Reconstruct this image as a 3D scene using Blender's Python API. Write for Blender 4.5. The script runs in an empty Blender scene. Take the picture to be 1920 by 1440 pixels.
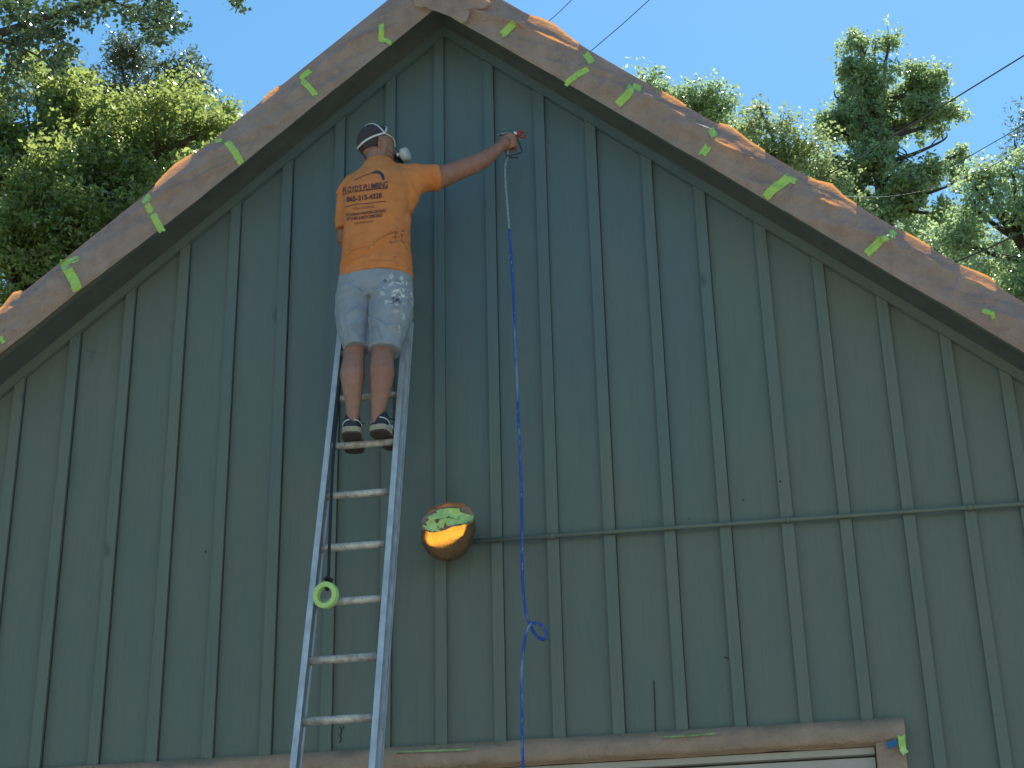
import bpy, bmesh, math, random
import numpy as np
from mathutils import Vector, Matrix, noise
from mathutils.bvhtree import BVHTree
random.seed(7); rng = np.random.default_rng(7)
SC = bpy.context.scene
COL = SC.collection
# ------------------------------------------------------------------ camera
F, PITCH, YAW, ROLL, DIST, EYE = 3450.0, 0.4631, -0.1285, -0.0238, 8.2812, 1.6
fw = Vector((math.sin(YAW)*math.cos(PITCH), math.cos(YAW)*math.cos(PITCH), math.sin(PITCH)))
r0 = Vector((math.cos(YAW), -math.sin(YAW), 0)); u0 = r0.cross(fw)
RI = math.cos(ROLL)*r0 + math.sin(ROLL)*u0
UP = -math.sin(ROLL)*r0 + math.cos(ROLL)*u0
CAMP = Vector((0, -DIST, EYE))
cam = bpy.data.cameras.new('camera'); co = bpy.data.objects.new('camera', cam); COL.objects.link(co)
cam.sensor_fit = 'HORIZONTAL'; cam.sensor_width = 36; cam.lens = F/1920*36
cam.clip_start = 0.1; cam.clip_end = 3000
m = Matrix((RI, UP, -fw)).transposed().to_4x4(); m.translation = CAMP; co.matrix_world = m
SC.camera = co
# ------------------------------------------------------------------ light
SUN_EL, SUN_AZ = math.radians(57), math.radians(14)      # azimuth from +Y towards +X
W = bpy.data.worlds.new('World'); SC.world = W; W.use_nodes = True
nt = W.node_tree; nt.nodes.clear()
sky = nt.nodes.new('ShaderNodeTexSky'); sky.sky_type = 'NISHITA'; sky.sun_disc = False
sky.sun_elevation = SUN_EL; sky.sun_rotation = SUN_AZ; sky.air_density = 1.0; sky.dust_density = 0.15; sky.ozone_density = 4.0; sky.altitude = 300
hs = nt.nodes.new('ShaderNodeHueSaturation'); hs.inputs['Saturation'].default_value = 1.14; hs.inputs['Hue'].default_value = .482
bg = nt.nodes.new('ShaderNodeBackground'); bg.inputs['Strength'].default_value = 0.120
wo = nt.nodes.new('ShaderNodeOutputWorld')
nt.links.new(sky.outputs[0], hs.inputs['Color']); nt.links.new(hs.outputs[0], bg.inputs[0]); nt.links.new(bg.outputs[0], wo.inputs[0])
sl = bpy.data.lights.new('sun', 'SUN'); sl.energy = 5.0; sl.angle = math.radians(0.53); sl.color = (1, .95, .87)
so = bpy.data.objects.new('sun', sl); COL.objects.link(so)
sd = Vector((math.sin(SUN_AZ)*math.cos(SUN_EL), math.cos(SUN_AZ)*math.cos(SUN_EL), math.sin(SUN_EL)))
so.rotation_euler = sd.to_track_quat('Z', 'Y').to_euler(); so.location = sd*50
SC.view_settings.view_transform = 'Standard'; SC.view_settings.look = 'None'
SC.view_settings.exposure = 0.7; SC.view_settings.gamma = 1.0; SC.view_settings.use_curve_mapping = False
SC.cycles.max_bounces = 8; SC.cycles.transparent_max_bounces = 8
# ------------------------------------------------------------------ helpers
def ray(px, py):
    return ((px-960)/F*RI + (720-py)/F*UP + fw)
def at(px, py, Y):
    d = ray(px, py); return CAMP + d*((Y+DIST)/d.y)
def link(o, parent=None):
    COL.objects.link(o)
    if parent is not None: o.parent = parent
    return o
def tag(o, label=None, cat=None, group=None, kind=None):
    if label: o['label'] = label
    if cat: o['category'] = cat
    if group: o['group'] = group
    if kind: o['kind'] = kind
    return o
def empty(name, loc, label=None, cat=None, group=None):
    o = bpy.data.objects.new(name, None); COL.objects.link(o); o.location = loc; o.empty_display_size = .1
    bpy.context.view_layer.update()
    return tag(o, label, cat, group)
def mesh_obj(name, verts, faces, mat, parent=None, smooth=False):
    """verts in world space; the parent (unrotated) offset is taken off"""
    off = Vector((0, 0, 0)); q = parent
    while q is not None: off += q.location; q = q.parent
    me = bpy.data.meshes.new(name)
    me.from_pydata([tuple(Vector(v)-off) for v in verts], [], faces)
    if mat is not None: me.materials.append(mat)
    if smooth: me.polygons.foreach_set('use_smooth', [True]*len(me.polygons))
    me.update()
    return link(bpy.data.objects.new(name, me), parent)
class MB:
    def __init__(s): s.v = []; s.f = []
    def add(s, v, f):
        n = len(s.v); s.v += [Vector(a) for a in v]; s.f += [tuple(i+n for i in a) for a in f]; return s
    def box(s, a, b):
        x0, y0, z0 = a; x1, y1, z1 = b
        return s.add([(x0,y0,z0),(x1,y0,z0),(x1,y1,z0),(x0,y1,z0),(x0,y0,z1),(x1,y0,z1),(x1,y1,z1),(x0,y1,z1)],
                     [(0,3,2,1),(4,5,6,7),(0,1,5,4),(1,2,6,5),(2,3,7,6),(3,0,4,7)])
    def prism(s, poly, y0, y1):
        """poly: list of (x,z), counter-clockwise seen from -Y"""
        n = len(poly)
        v = [(x, y0, z) for x, z in poly] + [(x, y1, z) for x, z in poly]
        f = [tuple(range(n)), tuple(range(2*n-1, n-1, -1))] + [(i, i+n, (i+1) % n+n, (i+1) % n) for i in range(n)]
        return s.add(v, f)
    def tube(s, pts, rad, n=10, sub=1, side=None, cap=True):
        pts = [Vector(p) for p in pts]
        rad = [(r, r) if not isinstance(r, tuple) else r for r in (rad if isinstance(rad, list) else [rad]*len(pts))]
        if sub > 1:
            P = []; R = []
            for i in range(len(pts)-1):
                p0, p1, p2, p3 = pts[max(i-1, 0)], pts[i], pts[i+1], pts[min(i+2, len(pts)-1)]
                for k in range(sub):
                    t = k/sub
                    P.append(.5*((2*p1)+(p2-p0)*t+(2*p0-5*p1+4*p2-p3)*t*t+(3*p1-p0-3*p2+p3)*t**3))
                    R.append(tuple(rad[i][j]*(1-t)+rad[i+1][j]*t for j in (0, 1)))
            P.append(pts[-1]); R.append(rad[-1]); pts, rad = P, R
        v = []; N = len(pts); a0 = None
        for i, p in enumerate(pts):
            t = (pts[min(i+1, N-1)]-pts[max(i-1, 0)]).normalized()
            if side is not None: a = Vector(side)
            elif a0 is None: a = Vector((1, 0, 0)) if abs(t.x) < .8 else Vector((0, 0, 1))
            else: a = a0
            a = (a-t*a.dot(t)).normalized(); a0 = a; b = t.cross(a)
            for k in range(n):
                w = 2*math.pi*k/n; v.append(p+a*math.cos(w)*rad[i][0]+b*math.sin(w)*rad[i][1])
        f = []
        for i in range(N-1):
            for k in range(n):
                k2 = (k+1) % n; f.append((i*n+k, i*n+k2, (i+1)*n+k2, (i+1)*n+k))
        if cap: f += [tuple(range(n-1, -1, -1)), tuple(range((N-1)*n, N*n))]
        return s.add(v, f)
    def ball(s, c, r, axes=None, nu=20, nv=12):
        c = Vector(c); r = r if isinstance(r, tuple) else (r, r, r)
        ax = axes or (Vector((1,0,0)), Vector((0,1,0)), Vector((0,0,1)))
        v = [c+ax[2]*r[2]]
        for i in range(1, nv):
            p = math.pi*i/nv
            for k in range(nu):
                t = 2*math.pi*k/nu
                v.append(c+ax[0]*r[0]*math.sin(p)*math.cos(t)+ax[1]*r[1]*math.sin(p)*math.sin(t)+ax[2]*r[2]*math.cos(p))
        v.append(c-ax[2]*r[2]); f = []
        for k in range(nu):
            f.append((0, 1+k, 1+(k+1) % nu))
            for i in range(nv-2):
                a = 1+i*nu; f.append((a+k, a+nu+k, a+nu+(k+1) % nu, a+(k+1) % nu))
            a = 1+(nv-2)*nu; f.append((a+k, len(v)-1, a+(k+1) % nu))
        return s.add(v, f)
    def build(s, name, mat, parent=None, smooth=False): return mesh_obj(name, s.v, s.f, mat, parent, smooth)
def fuse(mb, voxel, smooth=3, disp=None):
    """union of overlapping closed shapes into one smooth skin; returns verts, faces"""
    me = bpy.data.meshes.new('tmp'); me.from_pydata([tuple(v) for v in mb.v], [], mb.f)
    bm = bmesh.new(); bm.from_mesh(me); bmesh.ops.recalc_face_normals(bm, faces=bm.faces); bm.to_mesh(me); bm.free()
    o = bpy.data.objects.new('tmp', me); COL.objects.link(o)
    md = o.modifiers.new('r', 'REMESH'); md.mode = 'VOXEL'; md.voxel_size = voxel
    if smooth:
        sm = o.modifiers.new('s', 'SMOOTH'); sm.factor = .5; sm.iterations = smooth
    dg = bpy.context.evaluated_depsgraph_get(); ev = o.evaluated_get(dg); m2 = ev.to_mesh()
    n = len(m2.vertices); c = np.empty(n*3); m2.vertices.foreach_get('co', c)
    nn = np.empty(n*3); m2.vertices.foreach_get('normal', nn)
    fs = [tuple(p.vertices) for p in m2.polygons]; ev.to_mesh_clear()
    bpy.data.objects.remove(o); bpy.data.meshes.remove(me)
    c = c.reshape(-1, 3); nn = nn.reshape(-1, 3)
    if disp is not None: c = c+nn*disp(c, nn)[:, None]
    return [Vector(a) for a in c], fs
# ------------------------------------------------------------------ materials
class NT:
    def __init__(s, name):
        s.m = bpy.data.materials.new(name); s.m.use_nodes = True; s.t = s.m.node_tree; s.t.nodes.clear()
        s.out = s.t.nodes.new('ShaderNodeOutputMaterial')
    def n(s, ty, **kw):
        x = s.t.nodes.new(ty)
        for k, v in kw.items():
            if k in x.inputs.keys() if isinstance(k, str) else False: x.inputs[k].default_value = v
            else: setattr(x, k, v)
        return x
    def l(s, a, b): s.t.links.new(a, b)
    def geo(s): return s.n('ShaderNodeNewGeometry').outputs['Position']
    def obj(s): return s.n('ShaderNodeTexCoord').outputs['Object']
    def noise(s, vec, scale=5, detail=4, rough=.55, stretch=None):
        if stretch:
            mp = s.n('ShaderNodeMapping'); mp.inputs['Scale'].default_value = stretch; s.l(vec, mp.inputs[0]); vec = mp.outputs[0]
        x = s.n('ShaderNodeTexNoise'); x.inputs['Scale'].default_value = scale; x.inputs['Detail'].default_value = detail; x.inputs['Roughness'].default_value = rough
        s.l(vec, x.inputs['Vector']); return x.outputs[0]
    def ramp(s, v, stops):
        x = s.n('ShaderNodeValToRGB'); e = x.color_ramp.elements
        while len(e) < len(stops): e.new(.5)
        for i, (p, c) in enumerate(stops):
            e[i].position = p; e[i].color = (c, c, c, 1) if isinstance(c, (int, float)) else (*c, 1)
        s.l(v, x.inputs[0]); return x.outputs[0]
    def mix(s, f, a, b, mode='MIX'):
        x = s.n('ShaderNodeMix'); x.data_type = 'RGBA'; x.blend_type = mode
        for i, v in ((0, f), (6, a), (7, b)):
            if isinstance(v, bpy.types.NodeSocket): s.l(v, x.inputs[i])
            else: x.inputs[i].default_value = v if i == 0 else (*v, 1)
        return x.outputs[2]
    def math(s, op, a, b=0.0, c=None):
        x = s.n('ShaderNodeMath'); x.operation = op
        for i, v in enumerate((a, b) if c is None else (a, b, c)):
            if isinstance(v, bpy.types.NodeSocket): s.l(v, x.inputs[i])
            else: x.inputs[i].default_value = v
        return x.outputs[0]
    def near(s, pos, c, r):
        """1 inside radius r of c fading to 0, as a patch fixed on the surface"""
        x = s.n('ShaderNodeVectorMath'); x.operation = 'DISTANCE'; s.l(pos, x.inputs[0]); x.inputs[1].default_value = c
        return s.math('SUBTRACT', 1.0, s.math('DIVIDE', x.outputs['Value'], r))
    def bump(s, h, dist=.01, strength=.5, prev=None):
        x = s.n('ShaderNodeBump'); x.inputs['Distance'].default_value = dist; x.inputs['Strength'].default_value = strength
        s.l(h, x.inputs['Height'])
        if prev is not None: s.l(prev, x.inputs['Normal'])
        return x.outputs[0]
    def bsdf(s, col, rough=.6, metal=0, spec=.5, normal=None, trans=None, tw=.4, **kw):
        x = s.n('ShaderNodeBsdfPrincipled')
        for k, v in (('Base Color', col), ('Roughness', rough), ('Metallic', metal), ('Specular IOR Level', spec)):
            if isinstance(v, bpy.types.NodeSocket): s.l(v, x.inputs[k])
            else: x.inputs[k].default_value = (*v, 1) if k == 'Base Color' else v
        if normal is not None: s.l(normal, x.inputs['Normal'])
        res = x.outputs[0]
        if trans is not None:
            t = s.n('ShaderNodeBsdfTranslucent')
            if isinstance(trans, bpy.types.NodeSocket): s.l(trans, t.inputs[0])
            else: t.inputs[0].default_value = (*trans, 1)
            if normal is not None: s.l(normal, t.inputs['Normal'])
            mx = s.n('ShaderNodeMixShader')
            if isinstance(tw, bpy.types.NodeSocket): s.l(tw, mx.inputs[0])
            else: mx.inputs[0].default_value = tw
            s.l(res, mx.inputs[1]); s.l(t.outputs[0], mx.inputs[2]); res = mx.outputs[0]
        s.l(res, s.out.inputs[0]); return s.m
def simple(name, col, rough=.6, metal=0, nscale=30, var=.12, bump=.002, spec=.5, stretch=None, **kw):
    t = NT(name); p = t.obj(); nz = t.noise(p, nscale, 5, .6, stretch)
    c = t.mix(t.ramp(nz, [(.3, 0.0), (.7, 1.0)]), tuple(a*(1-var) for a in col), tuple(min(1, a*(1+var)) for a in col))
    return t.bsdf(c, rough, metal, spec, t.bump(nz, bump, .6), **kw)

# painted siding: rough-sawn grain, blotches, knots, fresh coat near the top centre with bluish lens haze painted in
GREEN = (.136, .158, .130); FRESH_HAZE = (.094, .142, .155)  # second colour: new paint, blued further to imitate lens haze
def siding(name, seedoff, lift=1.0):
    t = NT(name); p = t.geo()
    oi = t.n('ShaderNodeObjectInfo')
    mp = t.n('ShaderNodeVectorMath'); mp.operation = 'ADD'; t.l(p, mp.inputs[0])
    cx = t.n('ShaderNodeCombineXYZ'); t.l(t.math('MULTIPLY', oi.outputs['Random'], 37.0), cx.inputs[2]); t.l(cx.outputs[0], mp.inputs[1])
    q = mp.outputs[0]
    grain = t.noise(q, 55, 6, .7, (1.6, 1.6, .05))
    fuzz = t.noise(p, 260, 3, .6)
    blotch = t.noise(q, 1.7, 5, .55, (1.3, 1, .8))
    streak = t.noise(q, 7, 4, .6, (1.5, 1, .25))
    fresh_haze = t.math('ADD', t.near(p, (-1.25, 0, 7.15), 2.35), t.math('MULTIPLY', t.math('SUBTRACT', blotch, .5), .8))
    fr = t.ramp(fresh_haze, [(.0, 0.0), (.75, 1.0)])
    g = tuple(a*lift for a in GREEN); fcol = tuple(a*lift for a in FRESH_HAZE)
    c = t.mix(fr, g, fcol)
    c = t.mix(t.ramp(blotch, [(.35, 0.0), (.65, .35)]), c, t.mix(.5, c, (.085, .115, .115)))
    c = t.mix(t.ramp(streak, [(.52, 0.0), (.75, .30)]), c, (.085, .11, .10))
    c = t.mix(t.ramp(streak, [(.22, .22), (.42, 0.0)]), c, (.165, .185, .15))
    c = t.mix(t.math('MULTIPLY', t.ramp(grain, [(.3, 1.0), (.5, 0.0)]), .30), c, (.075, .095, .09))
    vo = t.n('ShaderNodeTexVoronoi'); vo.inputs['Scale'].default_value = 2.4
    mp2 = t.n('ShaderNodeMapping'); mp2.inputs['Scale'].default_value = (1.0, 1, .55); t.l(q, mp2.inputs[0]); t.l(mp2.outputs[0], vo.inputs['Vector'])
    dk = t.math('ADD', vo.outputs['Distance'], t.math('MULTIPLY', t.math('SUBTRACT', t.noise(q, 30, 3), .5), .12))
    knot = t.ramp(dk, [(.03, 1.0), (.07, 0.0)])
    c = t.mix(t.math('MULTIPLY', knot, .4), c, (.035, .05, .05))
    rings = t.math('MULTIPLY', t.math('SINE', t.math('MULTIPLY', dk, 130.0)), t.ramp(dk, [(.03, .35), (.16, 0.0)]))
    h = t.math('ADD', t.math('ADD', t.math('MULTIPLY', grain, .45), t.math('MULTIPLY', fuzz, .18)), t.math('MULTIPLY', rings, .5))
    rough = t.ramp(fr, [(0.0, .62), (1.0, .42)])
    return t.bsdf(c, rough, 0, .4, t.bump(h, .006, .75))
M = {}
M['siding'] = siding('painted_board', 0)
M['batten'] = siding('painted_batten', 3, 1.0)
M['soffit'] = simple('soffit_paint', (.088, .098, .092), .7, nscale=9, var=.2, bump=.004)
def kraft(name, tw=.34, base=(.48, .375, .34), painted=False, tr=(1.0, .40, .08)):
    t = NT(name); p = t.geo()
    a = t.noise(p, 9, 5, .6); b = t.noise(p, 90, 4, .65); st = t.noise(p, 6, 3, .5)
    cr_ = t.noise(p, 13, 5, .55); crz = t.math('ABSOLUTE', t.math('SUBTRACT', cr_, .5))
    c = t.mix(t.ramp(a, [(.3, 0.0), (.7, 1.0)]), tuple(x*.84 for x in base), tuple(x*1.14 for x in base))
    c = t.mix(t.ramp(st, [(.55, 0.0), (.72, .35)]), c, (.25, .195, .18))
    if painted:
        sep = t.n('ShaderNodeSeparateXYZ'); t.l(p, sep.inputs[0])
        hgt = t.math('ADD', sep.outputs[2], t.math('MULTIPLY', t.math('SUBTRACT', t.noise(p, 3.0, 4, .6), .5), .08))
        mk = t.ramp(t.math('MULTIPLY', t.math('SUBTRACT', hgt, 3.838), 8.0), [(.30, 0.0), (.8, 1.0)])
        c = t.mix(mk, c, (.095, .125, .105))
    return t.bsdf(c, .75, 0, .25, t.bump(t.math('ADD', t.math('ADD', a, t.math('MULTIPLY', b, .3)), t.math('MULTIPLY', crz, 1.0)), .028, .9), trans=tr, tw=tw)
M['kraft'] = kraft('kraft_paper')
M['kraft_painted'] = kraft('kraft_paper_oversprayed', tw=.1, base=(.40, .285, .215), painted=True)
M['tape'] = simple('green_masking_tape', (.36, .56, .12), .6, nscale=60, var=.14, bump=.003)
M['tape_pale'] = simple('pale_green_tape', (.47, .66, .24), .6, nscale=50, var=.18, bump=.004)
M['tape_over'] = simple('oversprayed_tape', (.26, .36, .15), .7, nscale=30, var=.35)
M['blue_tape'] = simple('blue_tape', (.02, .12, .30), .6)
M['alu'] = simple('scuffed_aluminium', (.52, .535, .55), .5, .35, nscale=25, var=.22, bump=.003, stretch=(1, 1, .3))
M['alu_shade'] = simple('shaded_aluminium', (.20, .21, .22), .6, .2, nscale=25, var=.3, bump=.003, stretch=(1, 1, .3))  # same aluminium, with the shade on the rail webs put into the colour
def rungmat():
    t = NT('paint_splashed_rung'); p = t.geo(); a = t.noise(p, 22, 5, .65, (1, 1, 1)); b = t.noise(p, 60, 4, .6)
    c = t.mix(t.ramp(a, [(.35, 0.0), (.6, 1.0)]), (.30, .27, .25), (.58, .53, .46))
    c = t.mix(t.ramp(b, [(.6, 0.0), (.68, .7)]), c, (.16, .15, .14))
    return t.bsdf(c, .55, .25, .4, t.bump(b, .004, .5))
M['rung'] = rungmat()
M['cord'] = simple('black_cord', (.012, .013, .02), .6, nscale=200, bump=.002)
M['concrete'] = simple('driveway_concrete', (.50, .46, .40), .9, nscale=6, var=.1)
M['grass'] = simple('dry_lawn', (.17, .17, .07), .95, nscale=1.2, var=.4)
M['shingle'] = simple('asphalt_shingle', (.10, .095, .09), .9, nscale=40, var=.3, bump=.01)
M['door'] = simple('pale_metal_door', (.40, .365, .32), .45, nscale=4, var=.06)
M['dark_gap'] = simple('rubber_seal', (.02, .02, .02), .7)
def bark(name, c0): return simple(name, c0, .9, nscale=14, var=.45, bump=.03, stretch=(1, 1, .25))
M['bark'] = bark('dark_bark', (.055, .042, .035)); M['bark_grey'] = bark('grey_bark', (.12, .11, .10))
def leafmat(name, a, b, tr, tw=.45, rough=.35, spec=.5):
    t = NT(name); g = t.n('ShaderNodeNewGeometry'); r = g.outputs['Random Per Island']
    c = t.mix(t.ramp(r, [(0.0, 0.0), (1.0, 1.0)]), a, b)
    nz = t.noise(g.outputs['Position'], .9, 3, .6)
    c = t.mix(t.ramp(nz, [(.4, 0.0), (.65, .6)]), c, tuple(x*1.35 for x in b))
    tc = t.mix(r, tuple(x*.9 for x in tr), tuple(min(1, x*1.7) for x in tr))
    return t.bsdf(c, rough, 0, spec, None, trans=tc, tw=tw)
M['leaf'] = leafmat('maple_leaf', (.038, .066, .030), (.13, .15, .065), (.34, .41, .10), .50, .20, 1.0)
M['leaf_dark'] = leafmat('dark_leaf', (.030, .050, .030), (.055, .08, .04), (.08, .13, .04), .30, .25, .7)  # darker, less translucent leaf colour for the overhanging tree
M['leaf_blue'] = leafmat('hazed_oak_leaf', (.085, .128, .088), (.19, .235, .14), (.38, .50, .22), .48, .24, .9)  # veiling haze over the right-hand trees is put into this bluish leaf colour
M['leaf_pale'] = leafmat('pale_leaf', (.09, .12, .05), (.15, .17, .07), (.38, .46, .18), .45, .25, .8)
M['leaf_fine'] = leafmat('fine_leaf', (.06, .075, .055), (.10, .11, .075), (.12, .16, .07), .35)

# ------------------------------------------------------------------ ground
g = MB(); g.add([(-400,-400,0),(400,-400,0),(400,400,0),(-400,400,0)], [(0,1,2,3)])
tag(g.build('ground', M['grass']), kind='structure')
g = MB(); g.add([(-4.6,-30,.004),(3.4,-30,.004),(3.4,-.06,.004),(-4.6,-.06,.004)], [(0,1,2,3)])
tag(g.build('driveway', M['concrete']), kind='structure')

# ------------------------------------------------------------------ the gabled garage
AX, ZF, SL = -1.4055, 6.3726+EYE, .859                 # apex x, frieze foot height, pitch
ZSOF = ZF+.065; ZD = 2.3157+EYE; YF = -.25; HW = 4.7
def rake(x, z0): return z0-SL*abs(x-AX)
house = empty('gabled_garage', (AX, 0, 0), 'dark green board and batten gable wall being repainted, edges masked with paper', 'building')
bx = [-3.662,-3.376,-3.089,-2.801,-2.530,-2.249,-1.962,-1.680,-1.410,-1.133,-.857,-.581,-.292,-.025,.269,.543,.839,1.121,1.383]
while bx[0] > AX-HW+.3: bx.insert(0, bx[0]-.281)
while bx[-1] < AX+HW-.3: bx.append(bx[-1]+.281)
BW = .055
DX0, DX1 = -4.1, .668
edges = [AX-HW]+[b-BW/2 for b in bx]+[AX+HW]
def strip_poly(x0, x1, zb, z0):
    top = []
    if x0 < AX < x1: top = [(x1, rake(x1, z0)), (AX, z0), (x0, rake(x0, z0))]
    else: top = [(x1, rake(x1, z0)), (x0, rake(x0, z0))]
    return [(x0, zb), (x1, zb)]+top
for i in range(len(edges)-1):
    x0, x1 = edges[i]+(BW/2+random.uniform(.001, .0032) if i else 0), edges[i+1]-.012
    over = x1 > DX0 and x0 < DX1
    y = random.uniform(-.003, .003)
    pl = strip_poly(x0, x1, ZD-.085 if over else .1, ZF+.04)
    if x0 < DX1 < x1: pl = [(x0, ZD-.085), (DX1+.0005, ZD-.085), (DX1+.0005, .1), (x1, .1)]+pl[2:]
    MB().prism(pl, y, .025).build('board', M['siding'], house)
for b in bx:
    over = b > DX0 and b-BW < DX1
    t = random.uniform(-.002, .002); w = random.uniform(-.002, .002)
    jg = random.uniform(-.0015, .0015)
    x0, x1 = b-BW+w, b+jg
    zb = ZD+.001 if over else .1
    pl = strip_poly(x0, x1, zb, ZF-.002)
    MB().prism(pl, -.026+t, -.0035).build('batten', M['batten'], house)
# backing, side walls, back wall
MB().prism(strip_poly(AX-HW+.01, AX+HW-.01, ZD-.085, ZF+.06), .0262, .05).build('sheathing', M['siding'], house)
for s in (-1, 1):
    xe = AX+s*HW
    MB().box((min(xe, xe-s*.12), .06, 0), (max(xe, xe-s*.12), 9.0, rake(xe, ZF))).build('side_wall', M['siding'], house)
MB().prism(strip_poly(AX-HW+.13, AX+HW-.13, 0, ZF), 8.9, 9.0).build('back_wall', M['siding'], house)
for s in (-1, 1):
    # frieze board following the rake
    xe = AX+s*(HW+.3); fz = []
    poly = [(AX, ZF), (xe, rake(xe, ZF)), (xe, rake(xe, ZF)+.09), (AX, ZF+.09)]
    if s > 0: poly = poly[::-1]
    MB().prism(poly, -.034, -.0062).build('frieze_board', M['batten'], house)
    # soffit + roof deck as one sloped slab, fascia at its edge
    def slab(z0, h, y0, y1):
        p = [(AX, z0), (xe, rake(xe, z0)), (xe, rake(xe, z0)+h), (AX, z0+h)]
        if s > 0: p = p[::-1]
        return MB().prism(p, y0, y1)
    slab(ZSOF, .03, YF+.026, 9.2).build('soffit', M['soffit'], house)
    slab(ZSOF-.02, .235, YF, YF+.024).build('fascia', M['batten'], house)
    slab(ZSOF+.2165, .044, YF-.010, YF+.024).build('drip_edge', M['batten'], house)
    slab(ZSOF+.032, .227, YF+.026, 9.25).build('roof_slope', M['shingle'], house)
ROOFTOP = ZSOF+.262
# small knot holes and a split in the boards
for px_, py_, r_ in ((1462, 902, .006), (385, 1034, .005), (1394, 937, .004), (1292, 972, .004), (152, 1436, .005)):
    w_ = at(px_, py_, -.03); MB().tube([(w_.x, -.0275, w_.z), (w_.x+.001, -.0245, w_.z)], r_, 8).build('nail_hole', M['dark_gap'], house)
for q_ in (((637,1362),(641,1370),(637,1378),(640,1386),(636,1393)), ((643,1360),(644,1366)), ((1226,1276),(1228,1320),(1229,1371)), ((1358,1232),(1366,1235))):
    MB().tube([at(a, b, -.004) for a, b in q_], .0022, 6).build('board_split', M['dark_gap'], house)
# garage door under the header
MB().box((DX0, -.03, ZD-.098), (DX1+.0, .06, ZD)).build('door_header', M['batten'], house)
MB().box((DX1-.13, -.029, .0), (DX1-.002, .05, ZD-.099)).build('door_jamb', M['kraft_painted'], house)
door = MB().box((DX0, .062, 0), (DX1-.05, .075, ZD-.02)).build('garage_door', M['dark_gap'], house)
zt = ZD-.106; hgt = [.040, .13, .52, .52, .52, .52, .52, .52]
for k, h in enumerate(hgt):
    if zt-h < .02: break
    MB().box((DX0+.05, .045 if k else .02, zt-h+.006), (DX1-.135, .061, zt-.004)).build('door_panel', M['door'], door); zt -= h

# ------------------------------------------------------------------ kraft paper masking
def interp(pts, x):
    for (a, b), (c, d) in zip(pts, pts[1:]):
        if a <= x <= c or c <= x <= a: return b+(d-b)*(x-a)/(c-a)
    return None
def topedge_world(pts, Y):
    out = []
    for p in pts: w = at(p[0], p[1], Y); out.append((w.x, w.z-rake(w.x, 0)))
    return sorted(out)
LT = [(0,587),(27,553),(47,546),(56,540),(139,480),(210,416),(255,386),(285,356),(311,330),(330,312),(352,298),(375,281),(420,251),(469,214),(487,196),(506,177),(521,167),(551,150),(585,120),(656,64),(720,7)]
RT = [(938,0),(955,15),(977,31),(1010,36),(1040,50),(1074,77),(1095,100),(1114,110),(1150,135),(1184,155),(1215,170),(1249,193),(1275,200),(1290,215),(1309,229),(1350,234),(1369,240),(1402,266),(1440,296),(1477,326),(1511,337),(1560,349),(1590,379),(1627,401),(1684,446),(1702,449),(1725,454),(1755,476),(1807,502),(1852,520),(1867,531),(1886,555),(1920,568)]
LB = [(0,672),(75,610),(150,545),(300,440),(385,372),(460,310),(530,250),(600,190),(670,138),(740,85),(820,22)]
RB = [(820,22),(905,72),(1000,125),(1070,163),(1140,200),(1220,250),(1309,300),(1425,375),(1520,433),(1620,491),(1730,556),(1837,611),(1920,665)]
YP = YF-.014
def tbl(pts):
    w = topedge_world(pts, YP); xs = [a for a, _ in w]; hs_ = [b for _, b in w]
    return lambda x: float(np.interp(x, xs, hs_))
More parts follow.
